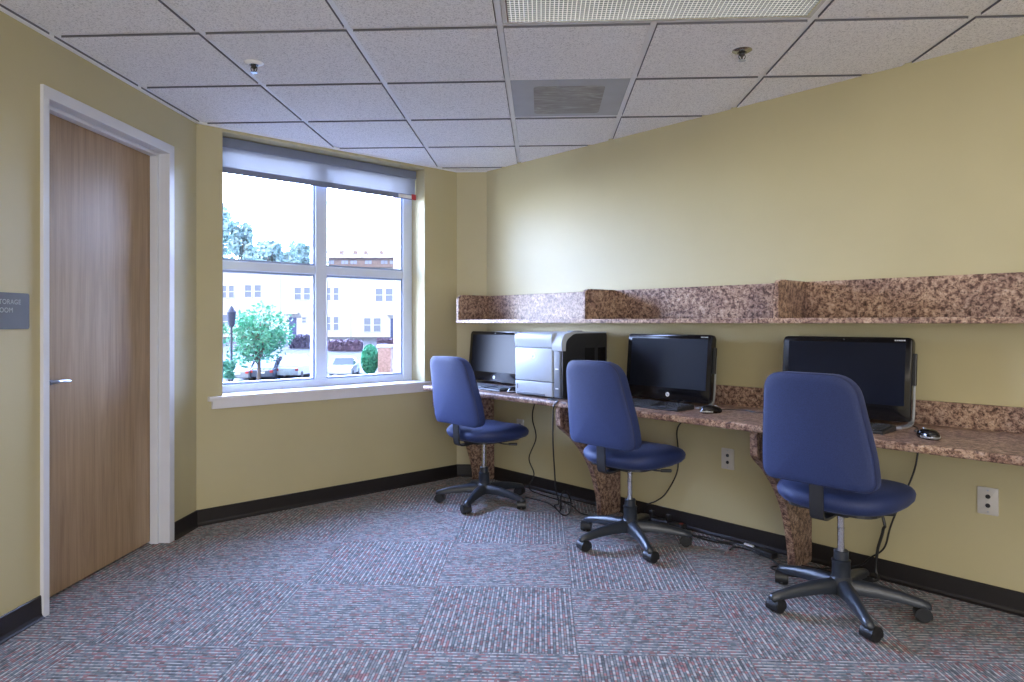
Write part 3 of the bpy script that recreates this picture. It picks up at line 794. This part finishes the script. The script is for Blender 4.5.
# power strip and floor cables along the baseboard
ps = thing('power_strip', 'black power strip on the carpet against the baseboard behind the middle chair', 'power strip', WP('r', 1.66, .065, 0), RR)
bm = BM(); box(bm, -.16, .16, -.025, .025, 0, .038, .005, 2); obj('strip_body', bm, PRD, ps, 30)
for k in range(5):
    bm = BM(); cyl(bm, (-.12+k*.055, 0, .0375), (-.12+k*.055, 0, .0395), .014, None, 16); obj('socket', bm, BLACKP, ps, 30)
bm = BM(); box(bm, .135, .152, -.010, .010, .037, .044, .002, 1); obj('rocker_switch', bm, mat('switch_red', (.25, .04, .03), .4), ps)
for k, (s_, lab) in enumerate(((1.60, 'black plug standing in the power strip, nearer the middle support'), (1.715, 'black plug standing in the power strip, nearer its switch'))):
    bm = BM(); box(bm, -.014, .014, -.014, .014, .040, .075, .004, 2)
    tag(obj('cord_plug', bm, BLACKP, loc=WP('r', s_, .065, 0), rotz=RR), lab, 'plug')
cord([WP('r', 1.50, .07, .02), WP('r', 1.42, .10, .006), WP('r', 1.36, .20, .006), WP('r', 1.2, .24, .006), WP('r', 1.05, .16, .006), WP('r', .90, .12, .006)], .0045, 'black cord on the carpet behind the middle chair base')
def fc(x, y, z=.006): return onz(x, y, z)
cord([WP('r', 1.82, .07, .02), fc(692, 535), fc(705, 537), fc(720, 541), fc(735, 543), fc(747, 547), fc(758, 550)], .0048, 'black cord along the baseboard between two desk supports, upper strand')
cord([WP('r', 1.715, .09, .06), WP('r', 1.78, .14, .03), fc(688, 534), fc(700, 538), fc(716, 542), fc(733, 545), fc(730, 549.5), fc(736, 547), fc(752, 551), fc(760, 555)], .0048, 'black cord along the baseboard between two desk supports, lower strand')
bm = BM(); box(bm, -.055, .055, -.024, .024, 0, .030, .006, 2)
tag(obj('power_adapter', bm, BLACKP, smooth=30, loc=fc(766, 556, 0), rotz=RR-.25), 'black power adapter brick lying on the carpet by the last support', 'power adapter')
bm = BM(); box(bm, -.028, .028, -.007, .007, .0, .010, .002, 1)
tag(obj('cable_tag', bm, LOGO, loc=fc(749, 546.0, .012), rotz=RR-.1), 'small white tag on the cords along the baseboard', 'tag')
cord([fc(771, 558.5, .012), fc(778, 564), fc(790, 566), WP('r', 2.44, .26, .006), WP('r', 2.56, .29, .006), WP('r', 2.68, .2, .006)], .0048, 'black cord running from the adapter brick round the last support')
cord([WP('r', 2.215, .33, DT+.012), WP('r', 2.21, .25, DT+.006), WP('r', 2.26, .20, DT+.005), WP('r', 2.36, .23, DT+.005), WP('r', 2.52, .17, DT+.005), WP('r', 2.60, .10, DT+.02)], .0026, 'thin black cord', 'mouse_cord', par=mice[0])
cord([WP('r', 3.125, .375, DT+.012), WP('r', 3.08, .30, DT+.005), WP('r', 3.06, .20, DT+.005), WP('r', 3.0, .12, DT+.005)], .0024, 'thin black cord', 'mouse_cord', par=mice[1])
cord([W_(676, 402, .20), W_(684, 401, .21), W_(681, 405, .26), WP('r', 1.90, .34, DT+.028)], .0024, 'thin black cord', 'keyboard_cord', par=kb)
# ------------------------------------------------------------------ ceiling things
# troffer
lx0, lx1, ly0, ly1 = GX+.013, GX+2*T-.013, GY-T+.013, GY-.013
tl = thing('ceiling_light', 'recessed ceiling light with a prismatic lens', 'ceiling light', ((lx0+lx1)/2, (ly0+ly1)/2, CZ))
hx_, hy_ = (lx1-lx0)/2, (ly1-ly0)/2; fwid = .022
bm = BM()
for a in (-1, 1):
    box(bm, -hx_, hx_, a*hy_-(fwid if a > 0 else 0), a*hy_+(0 if a > 0 else fwid), -.004, .004, .002, 1)
    box(bm, a*hx_-(fwid if a > 0 else 0), a*hx_+(0 if a > 0 else fwid), -hy_+fwid, hy_-fwid, -.004, .004, .002, 1)
obj('light_frame', bm, mat('fixture_white', (.62, .63, .64), .25), tl)
bm = BM(); box(bm, -hx_+fwid, hx_-fwid, -hy_+fwid, hy_-fwid, .0, .006); obj('light_lens', bm, LENS, tl, label='clear prismatic lens')
bm = BM(); gw = .003
for a in (-1, 1):
    box(bm, -hx_+fwid, hx_-fwid, a*(hy_-fwid)-gw, a*(hy_-fwid)+gw, -.0055, -.003); box(bm, a*(hx_-fwid)-gw, a*(hx_-fwid)+gw, -hy_+fwid, hy_-fwid, -.0055, -.003)
obj('lens_rim', bm, CHROME, tl)
# return grille
vx0, vx1, vy0, vy1 = GX+.013, GX+T-.013, GY+T+.013, GY+2*T-.013
vn = thing('ceiling_vent', 'square grey perforated air return panel in the ceiling grid', 'ceiling vent', ((vx0+vx1)/2, (vy0+vy1)/2, CZ))
hv = (vx1-vx0)/2
bm = BM(); box(bm, -hv, hv, -hv, hv, .001, .006); obj('vent_panel', bm, mat('vent_grey', (.42, .44, .48), .55, bump=.3, bscale=500), vn)
def ventd():
    m, nt, b = new_mat('vent_dark')
    tc = N(nt, 'ShaderNodeTexCoord'); n1 = N(nt, 'ShaderNodeTexNoise', Scale=5., Detail=4., Distortion=2.5)
    mp = N(nt, 'ShaderNodeMapping'); mp.inputs['Scale'].default_value = (1, 3, 1)
    nt.links.new(tc.outputs['Object'], mp.inputs[0]); nt.links.new(mp.outputs[0], n1.inputs['Vector'])
    c = ramp(nt, n1.outputs[0], [(.35, (.21, .20, .195)), (.55, (.29, .28, .275)), (.68, (.40, .40, .41))])
    nt.links.new(c, b.inputs['Base Color']); b.inputs['Roughness'].default_value = .5; return m
bm = BM(); prism(bm, rrect(-.18, .18, -.20, .24, .03), 'z', -.0005, .002); obj('duct_screen', bm, ventd(), vn)
# sprinklers
def sprinkler(loc, lab, disc):
    t = thing('sprinkler_head', lab, 'sprinkler', loc, 0, 'ceiling sprinklers')
    bm = BM(); lathe(bm, [(.002, .006), (.042, .006), (.042, -.001), (.036, -.005), (.024, -.009), (.010, -.010)], 28); obj('escutcheon', bm, disc, t, 35)
    bm = BM(); lathe(bm, [(.020, -.006), (.020, -.0105), (.011, -.012), (.011, -.020), (.008, -.024), (.004, -.03), (.004, -.044)], 16)
    for sx in (-1, 1): tube(bm, smooth_path([(sx*.010, 0, -.016), (sx*.014, 0, -.026), (sx*.009, 0, -.037), (0, 0, -.042)], 4), .0022, 6)
    obj('sprinkler_body', bm, mat('sprinkler_bronze', (.08, .08, .085), .25, .8), t, 35)
    bm = BM(); lathe(bm, [(.003, -.041), (.015, -.0425), (.016, -.045), (.003, -.0465)], 18); obj('deflector', bm, STEEL, t, 35)
sprinkler((*onz(254, 61.5, CZ).xy, CZ-.0068), 'sprinkler head with white plate near the door side of the ceiling', mat('escutcheon_white', (.92, .92, .92), .2))
sprinkler((*onz(742, 49, CZ).xy, CZ-.0068), 'chrome sprinkler head on the ceiling near the light', mat('escutcheon_chrome', (.45, .45, .46), .15, 1.))
# ------------------------------------------------------------------ outside
def OT(px, depth, z): # point outside seen in column px
    p = at(px, HZ, depth); p.z = z; return p
def gz(Y): return -7.46+.0944*Y
def gmat(name, col, **k): return mat(name, col, .85, **k)
bm = BM()
g = []
for Yd in (2., 30., 60., 90., 160.):
    for X in (-110, 60):
        g.append(bm.verts.new((cY*X-sY*Yd, sY*X+cY*Yd, gz(min(Yd, 90)))))
for i in range(4): bm.faces.new((g[2*i], g[2*i+1], g[2*i+3], g[2*i+2]))
ext = bmesh.ops.extrude_face_region(bm, geom=bm.faces[:])
for v in ext['geom']:
    if isinstance(v, bmesh.types.BMVert): v.co.z -= .5
o = obj('ground', bm, gmat('asphalt', (.085, .087, .09), var=.15, scale=.4), kind='structure'); tag(o, 'pale grey street and parking ground outside', 'ground')
SIDING = gmat('siding_cream', (.70, .68, .62), var=.03); SIDING2 = gmat('siding_white', (.78, .77, .74), var=.03)
ROOF = gmat('roof_brown', (.16, .11, .10), var=.1); SHUT = mat('house_glass', (.26, .30, .38), .3); HDOOR = gmat('house_door', (.10, .13, .26)); HTRIM = gmat('house_trim', (.8, .8, .8))
HD = 75.; PM = F/HD
def hx(px): return (px-CX)/PM
def hzp(py): return E+(HZ-py)/PM
def hroot(px, depth, label, cat='house', name='town_house', group=None, z=0.):
    p = at(px, HZ, depth); p.z = z
    return thing(name, label, cat, p, YAW, group)
def house(pxl, pxr, label, wall, wins, doors, top=267.5, roof_h=.25):
    t = hroot((pxl+pxr)/2, HD, label, group='row houses across the street'); ox = hx((pxl+pxr)/2)
    zb, zt_ = gz(HD)-.2, hzp(top); xa, xb = hx(pxl)-ox+.03, hx(pxr)-ox-.03
    bm = BM(); box(bm, xa, xb, 0, 9, zb, zt_)
    nl = 26
    for k in range(nl): box(bm, xa, xb, -.03, .0, zb+(zt_-zb)*k/nl, zb+(zt_-zb)*(k+.85)/nl)
    obj('house_wall', bm, wall, t)
    bm = BM(); prism(bm, [(-.4, zt_), (9.4, zt_), (4.5, zt_+roof_h)], 'x', xa, xb); obj('house_roof', bm, ROOF, t)
    for (a, b, ya, yb) in wins:
        bm = BM(); X0, X1, Z1, Z0 = hx(a)-ox, hx(b)-ox, hzp(ya), hzp(yb); f_ = .09
        box(bm, X0, X0+f_, -.10, .0, Z0, Z1); box(bm, X1-f_, X1, -.10, 0, Z0, Z1); box(bm, X0, X1, -.10, 0, Z0, Z0+f_); box(bm, X0, X1, -.10, 0, Z1-f_, Z1); box(bm, X0, X1, -.09, 0, (Z0+Z1)/2-.04, (Z0+Z1)/2+.04)
        wf = obj('house_window', bm, HTRIM, t)
        bm = BM(); box(bm, X0+f_, X1-f_, -.05, -.032, Z0+f_, Z1-f_); obj('window_glass', bm, SHUT, wf)
    for (a, b, ya, yb) in doors:
        bm = BM(); box(bm, hx(a)-ox, hx(b)-ox, -.08, 0, hzp(yb), hzp(ya)); dd = obj('house_door', bm, HDOOR, t, label='dark blue front door')
        bm = BM(); box(bm, hx(a)-ox-.35, hx(b)-ox+.35, -.6, -.03, hzp(ya)+.35, hzp(ya)+.6, .05, 1); obj('door_canopy', bm, HTRIM, t)
        bm = BM(); box(bm, hx(a)-ox-.3, hx(b)-ox+.3, -1.3, 0, zb, hzp(yb)); obj('door_step', bm, gmat('step_grey', (.5, .5, .52)), t)
    return t
house(190, 281, 'cream sided row house seen behind the leafy street tree', SIDING, [(221, 227.5, 285, 298.5), (228.5, 235, 285, 298.5), (244.5, 252.5, 284.5, 298), (254, 262, 284.5, 298), (222, 229, 314, 329)], [])
house(281, 351, 'white row house with a dark door in the middle of the view', SIDING2, [(294, 302, 287, 300.5), (303.5, 311.5, 287, 300.5), (325.5, 331.5, 287, 301), (333, 339.5, 287, 301), (301.5, 307, 316.5, 323.5), (325.5, 331.5, 316, 331), (333, 339.5, 316, 331)], [(289, 296.5, 317.5, 335)])
house(351, 440, 'white row house with a dark door at the right side of the window', SIDING2, [(375, 383.5, 288, 302), (385, 393.5, 288, 302), (363.5, 371.5, 317.5, 332.5), (373, 381.5, 317.5, 332.5)], [(390.5, 397.5, 318.5, 338)])
house(95, 190, 'pale row house mostly hidden beyond the left edge of the window', SIDING2, [(108, 116, 287, 300), (118, 126, 287, 300), (150, 158, 287, 300), (160, 168, 287, 300), (108, 116, 316, 331), (118, 126, 316, 331)], [(150, 158, 317.5, 336)])
# brick row behind
t = hroot(360, 105, 'brown brick apartment row rising behind the white row houses', 'apartment block', 'apartment_block')
pm2 = F/105
bm = BM(); box(bm, -32/pm2, 75/pm2, 0, 10, -1, E+(HZ-258)/pm2); obj('block_wall', bm, gmat('far_brick', (.22, .155, .135), var=.12, scale=2), t)
bm = BM(); prism(bm, [(-.5, E+(HZ-258)/pm2), (10.5, E+(HZ-258)/pm2), (7.5, E+(HZ-252)/pm2), (2.5, E+(HZ-252)/pm2)], 'x', -32/pm2, 75/pm2); obj('block_roof', bm, ROOF, t)
for px in (329, 332.5, 343, 346.5, 352, 355.5, 366.5, 370, 382.5, 386, 391.5, 395):
    x = (px-360)/pm2; bm = BM(); box(bm, x-.22, x+.22, -.08, .02, E+(HZ-264)/pm2, E+(HZ-260.5)/pm2); obj('block_window', bm, SHUT, t)
for px in (337, 351, 362, 378, 394):
    x = (px-360)/pm2; bm = BM(); box(bm, x-.35, x+.35, 2.6, 3.4, E+(HZ-254)/pm2, E+(HZ-248.5)/pm2); obj('chimney', bm, gmat('far_chimney', (.36, .27, .24)), t)
# trees
def leaf_mat(name, c):
    m, nt, b = new_mat(name)
    tc = N(nt, 'ShaderNodeTexCoord'); no = N(nt, 'ShaderNodeTexNoise', Scale=1.6, Detail=3.)
    nt.links.new(tc.outputs['Object'], no.inputs[0])
    cc = ramp(nt, no.outputs[0], [(.3, tuple(x*.75 for x in c)), (.7, tuple(min(1, x*1.3) for x in c))])
    nt.links.new(cc, b.inputs['Base Color']); b.inputs['Roughness'].default_value = .6
    return m
def tree(px, depth, zb, zc, rx, rz_, nleaf, leaf, lm, name, label, nbl=14, cat='tree'):
    t = thing(name, label, cat, OT(px, depth, zb), YAW)
    rnd = random.Random(int(px*10))
    H = zc-zb
    bm = BM(); tube(bm, smooth_path([(0, 0, -.1), (.03*rx, 0, H*.5), (-.02*rx, .05, H+.3*rz_)], 5), [.08*rx*(1-i/14) for i in range(11)], 8)
    blobs = []
    for k in range(nbl):
        a = rnd.uniform(0, 2*PI); u = rnd.uniform(-.8, .85); rr = math.sqrt(max(0, 1-u*u))*rnd.uniform(.35, .8)
        c = Vector((rx*rr*math.cos(a), rx*rr*math.sin(a), H+rz_*u*.8)); blobs.append((c, rnd.uniform(.28, .45)))
        s0 = Vector((0, 0, H*rnd.uniform(.45, .9)))
        tube(bm, [s0, (s0+c)/2+Vector((0, 0, .1*rx)), c], [.035*rx, .022*rx, .008*rx], 5)
    obj('trunk', bm, gmat('bark_'+name, (.17, .13, .10)), t, True)
    bm = BM()
    for k in range(nleaf):
        c, br = blobs[k % nbl]
        while True:
            v = Vector((rnd.uniform(-1, 1), rnd.uniform(-1, 1), rnd.uniform(-1, 1)))
            if v.length <= 1: break
        p = c+Vector((v.x*br*rx, v.y*br*rx, v.z*br*rz_))
        u = Vector((rnd.gauss(0, 1), rnd.gauss(0, 1), rnd.gauss(0, .6))).normalized()*leaf*rnd.uniform(.6, 1.3)
        w_ = u.orthogonal().normalized(); w_ = Matrix.Rotation(rnd.uniform(0, 6.28), 3, u) @ w_ * u.length*.5
        vs = [bm.verts.new(p+x) for x in (-u, w_, u, -w_)]
        bm.faces.new(vs)
    obj('foliage', bm, lm, t)
    return t
TY = 43.; tp = TY/F
tree(258, TY, gz(TY), E+(HZ-335)*tp, 33*tp, 33*tp, 2600, .15, leaf_mat('leaf_light', (.13, .40, .25)), 'street_tree', 'leafy green street tree close outside the left lower pane', 26)
tree(228, 30, gz(30), E+(HZ-370)*30/F, 9*30/F, 12*30/F, 600, .12, leaf_mat('leaf_shrub', (.14, .40, .28)), 'street_shrub', 'small leafy shrub below the lamp post outside', 10, 'shrub')
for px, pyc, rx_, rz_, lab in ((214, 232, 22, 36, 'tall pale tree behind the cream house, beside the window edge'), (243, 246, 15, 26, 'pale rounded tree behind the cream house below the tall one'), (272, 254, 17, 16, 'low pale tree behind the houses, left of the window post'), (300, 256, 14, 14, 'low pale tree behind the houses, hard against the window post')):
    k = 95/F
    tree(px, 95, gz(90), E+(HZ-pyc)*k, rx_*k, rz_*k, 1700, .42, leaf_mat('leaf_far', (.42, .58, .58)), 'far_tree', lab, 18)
# lamp post
p = OT(231.5, 32, gz(32)); k = 32/F
lp = thing('lamp_post', 'black street lamp post outside the left panes', 'lamp post', p, YAW)
zt_ = E+(HZ-306)*k-p.z
bm = BM(); lathe(bm, [(.14, 0), (.14, .25), (.08, .35), (.055, .5), (.05, zt_-1.0), (.10, zt_-.96)], 12); obj('lamp_pole', bm, gmat('iron_black', (.06, .07, .10)), lp, 30)
bm = BM(); lathe(bm, [(.10, zt_-.96), (.16, zt_-.85), (.20, zt_-.35), (.22, zt_-.30), (.10, zt_-.12), (.02, zt_)], 12); obj('lantern', bm, gmat('iron_lantern', (.07, .08, .12)), lp, 30)
# cars
def car(px, depth, label, paint, yaw, hatch=False):
    t = thing('parked_car', label, 'car', OT(px, depth, gz(depth)), YAW+yaw, 'parked cars outside')
    Lc, Wc = 2.1, .80; top = 1.72 if hatch else 1.45
    body = rounded([(-Lc, .35), (Lc, .35), (Lc, .75), (Lc*.55, .92), (-Lc*.62, .98), (-Lc, .88)] , [.1, .1, .15, .2, .15, .12], 4)
    bm = BM(); prism(bm, body, 'x', -Wc, Wc, .08, 3); obj('car_body', bm, paint, t, 40)
    cab = [(Lc*.45, .90), (Lc*.12, top-.03), (-Lc*.30, top), (-Lc*(.92 if hatch else .80), .95)]
    bm = BM(); A = [Vector((s_*Wc*(.95 if i in (0, 3) else .76), y, z)) for s_ in (-1, 1) for i, (y, z) in enumerate(cab)]
    vs = [bm.verts.new(a) for a in A]
    for f in ((0, 1, 2, 3), (4, 7, 6, 5), (0, 4, 5, 1), (2, 6, 7, 3), (0, 3, 7, 4)): bm.faces.new([vs[i] for i in f])
    bm.faces.new([vs[i] for i in (1, 5, 6, 2)])
    gl = obj('cabin_glass', bm, mat('car_glass', (.05, .06, .08), .2), t)
    bm = BM(); prism(bm, [(Lc*.13, top-.05), (-Lc*.31, top-.02), (-Lc*.31, top+.03), (Lc*.13, top)], 'x', -Wc*.78, Wc*.78, .015, 1); obj('car_roof', bm, paint, t)
    for sx in (-1, 1):
        for y in (1.32, -1.30):
            bm = BM(); cyl(bm, (sx*(Wc-.2), y, .32), (sx*(Wc+.01), y, .32), .32, None, 18, .04); obj('wheel', bm, mat('tyre', (.03, .03, .035), .7), t, 40)
        bm = BM(); box(bm, sx*Wc-.22 if sx > 0 else -Wc, Wc if sx > 0 else -Wc+.22, -Lc-.02, -Lc+.12, .66, .84, .02, 1); obj('tail_light', bm, mat('tail_red', (.55, .05, .05), .3), t)
    bm = BM(); box(bm, -.26, .26, -Lc-.02, -Lc+.02, .62, .74); obj('number_plate', bm, HTRIM, t)
WPA = mat('car_white', (.72, .73, .75), .25); SPA = mat('car_silver', (.36, .38, .42), .25, .3); DPA = mat('car_dark', (.09, .11, .16), .25)
def dcar(y): return (E+7.46)/(.0944+(y-HZ)/F)
car(247.5, dcar(381), 'silver parked sedan under the street tree outside', SPA, .03)
car(271.8, dcar(380), 'dark parked car between the silver and white ones', DPA, 0, True)
car(297, dcar(378), 'white parked car beside the window post, left pane', WPA, -.03, True)
car(345, dcar(377), 'white parked car in the right lower pane', WPA, PI+.06)
# round bush, pillar, hedges
Yb = dcar(374); kb_ = Yb/F
t = thing('round_bush', 'round clipped green bush beside the brick pillar', 'bush', OT(370, Yb, gz(Yb)), YAW)
rb = 8.3*kb_; cz_ = 14.5*kb_
bm = BM(); rnd = random.Random(5)
for k in range(1800):
    v = Vector((rnd.gauss(0, 1), rnd.gauss(0, 1), rnd.gauss(0, 1))).normalized()
    p = Vector((v.x*rb, v.y*rb, cz_+v.z*cz_))*1.0; u = Vector((rnd.gauss(0, 1), rnd.gauss(0, 1), rnd.gauss(0, 1))).normalized()*.09; w_ = u.orthogonal()*.6
    bm.faces.new([bm.verts.new(p+x) for x in (-u, w_, u, -w_)])
bm2 = BM(); lathe(bm2, [(rb*.93*math.sin(PI*i/10), cz_-cz_*.93*math.cos(PI*i/10)) for i in range(11)], 16)
obj('bush_core', bm2, leaf_mat('bush_in', (.05, .22, .13)), t, True); obj('foliage', bm, leaf_mat('leaf_bush', (.07, .34, .20)), t)
Yp = dcar(374.5); kp = Yp/F
t = thing('brick_pillar', 'pale brick gate pillar at the right of the lower pane', 'pillar', OT(385.5, Yp, gz(Yp)), YAW, kind='thing')
PB = gmat('pillar_brick', (.50, .32, .28), var=.2, scale=6)
bm = BM(); box(bm, -6.3*kp, 6.3*kp, -6.3*kp, 6.3*kp, 0, 27*kp); obj('pillar_shaft', bm, PB, t)
bm = BM(); box(bm, -7.3*kp, 7.3*kp, -7.3*kp, 7.3*kp, 27*kp, 30*kp, .03, 1); obj('pillar_cap', bm, HTRIM, t)
def hedge(px0, px1, ytop, ybot, depth, label, c, name='low_hedge', cat='hedge'):
    k = depth/F; t = thing(name, label, cat, OT((px0+px1)/2, depth, gz(depth)-.05), YAW)
    z0 = gz(depth)-.05; h_ = E+(HZ-ytop)*k-z0; hw_ = (px1-px0)/2*k
    bm = BM(); box(bm, -hw_, hw_, -.4, .4, 0, h_*.88, .1, 2); obj('hedge_core', bm, leaf_mat('hc_'+str(px0), tuple(x*.8 for x in c)), t)
    bm = BM(); rnd = random.Random(px0)
    for i in range(1400):
        p = Vector((rnd.uniform(-hw_, hw_), rnd.choice((-.42, rnd.uniform(-.4, .4))), rnd.uniform(0, h_)*(.85+.15*math.sin(i)))); u = Vector((rnd.gauss(0, 1), rnd.gauss(0, 1), rnd.gauss(0, 1))).normalized()*.13; w_ = u.orthogonal()*.6
        bm.faces.new([bm.verts.new(p+x) for x in (-u, w_, u, -w_)])
    obj('foliage', bm, leaf_mat('hl_'+str(px0), c), t)
hedge(291, 312, 334.5, 345, 66, 'dark purple hedge before the white house with the middle door', (.16, .15, .24))
hedge(329, 362, 339.5, 349, 64, 'reddish purple hedge along the street in the right lower pane', (.24, .17, .24))
hedge(378, 402, 338, 347, 66, 'purple shrubs by the door at the right of the view', (.22, .16, .22))
# ------------------------------------------------------------------ light
SKY = 45.
wd = bpy.data.worlds.new('sky'); sc.world = wd; wd.use_nodes = True
nt = wd.node_tree; bg = nt.nodes['Background']
tc = N(nt, 'ShaderNodeTexCoord'); sp = N(nt, 'ShaderNodeSeparateXYZ'); nt.links.new(tc.outputs['Generated'], sp.inputs[0])
c = ramp(nt, sp.outputs[2], [(.0, (.62, .66, .72)), (.10, (.52, .65, 1.0)), (.5, (.43, .57, 1.0)), (1, (.41, .55, 1.0))])
dt = N(nt, 'ShaderNodeVectorMath', operation='DOT_PRODUCT'); nt.links.new(tc.outputs['Generated'], dt.inputs[0]); dt.inputs[1].default_value = (-.6, .8, 0)
mr = N(nt, 'ShaderNodeMapRange', interpolation_type='SMOOTHSTEP')
for k_, v_ in ((1, .1), (2, .8), (3, 1.2), (4, SKY)): mr.inputs[k_].default_value = v_
nt.links.new(dt.outputs['Value'], mr.inputs[0])
nt.links.new(c, bg.inputs['Color']); nt.links.new(mr.outputs[0], bg.inputs['Strength'])
sun = bpy.data.lights.new('sun', 'SUN'); sun.energy = 3.4; sun.angle = .1; sun.color = (1, .96, .9)
so = bpy.data.objects.new('sun', sun); link(so); so.rotation_euler = (math.radians(52), 0, math.radians(-18))
pl = bpy.data.lights.new('window_portal', 'AREA'); pl.shape = 'RECTANGLE'; pl.size = WA1-WA0; pl.size_y = WZ1-WZ0; pl.cycles.is_portal = True
po = bpy.data.objects.new('window_portal', pl); link(po); po.location = WP('w', (WA0+WA1)/2, -.36, (WZ0+WZ1)/2); po.rotation_euler = (PI/2, 0, PI/4)
def lamp(x, y, e, col=(1, .90, .76), sx=1.15, sy=.55):
    l = bpy.data.lights.new('troffer_lamp', 'AREA'); l.shape = 'RECTANGLE'; l.size = sx; l.size_y = sy; l.energy = e; l.color = col
    o = bpy.data.objects.new('troffer_lamp', l); link(o); o.location = (x, y, CZ-.012); return o
lamp((lx0+lx1)/2, (ly0+ly1)/2, 5)
lamp(.44, .0, 10); lamp(2.3, .0, 10); lamp(-1.1, -.9, 8); lamp(.44, -1.6, 16)
# added area light behind the camera, in an assumed opening, brightening the low walls
l = bpy.data.lights.new('rear_fill_light', 'AREA'); l.shape = 'RECTANGLE'; l.size = 4.2; l.size_y = 2.1; l.energy = 88; l.color = (1, .93, .81)
o = bpy.data.objects.new('rear_fill_light', l); link(o); o.location = (.7, YB-.1, 1.07); o.rotation_euler = (PI/2, 0, 0)
# ------------------------------------------------------------------ camera
cam = bpy.data.cameras.new('camera'); cam.sensor_width = 36; cam.lens = F/1024*36
cam.shift_x = (512-CX)/1024; cam.shift_y = -(341-HZ)/1024; cam.clip_end = 500; cam.clip_start = .02
co = bpy.data.objects.new('camera', cam); link(co); co.location = (0, 0, E); co.rotation_euler = (PI/2, 0, YAW)
sc.camera = co
vs = sc.view_settings; vs.view_transform = 'Standard'; vs.look = 'None'; vs.exposure = .5; vs.gamma = 1; vs.use_curve_mapping = False
sc.cycles.max_bounces = 10; sc.cycles.diffuse_bounces = 6; sc.cycles.transparent_max_bounces = 12
sc.cycles.sample_clamp_indirect = 6
sc.cycles.use_denoising = True
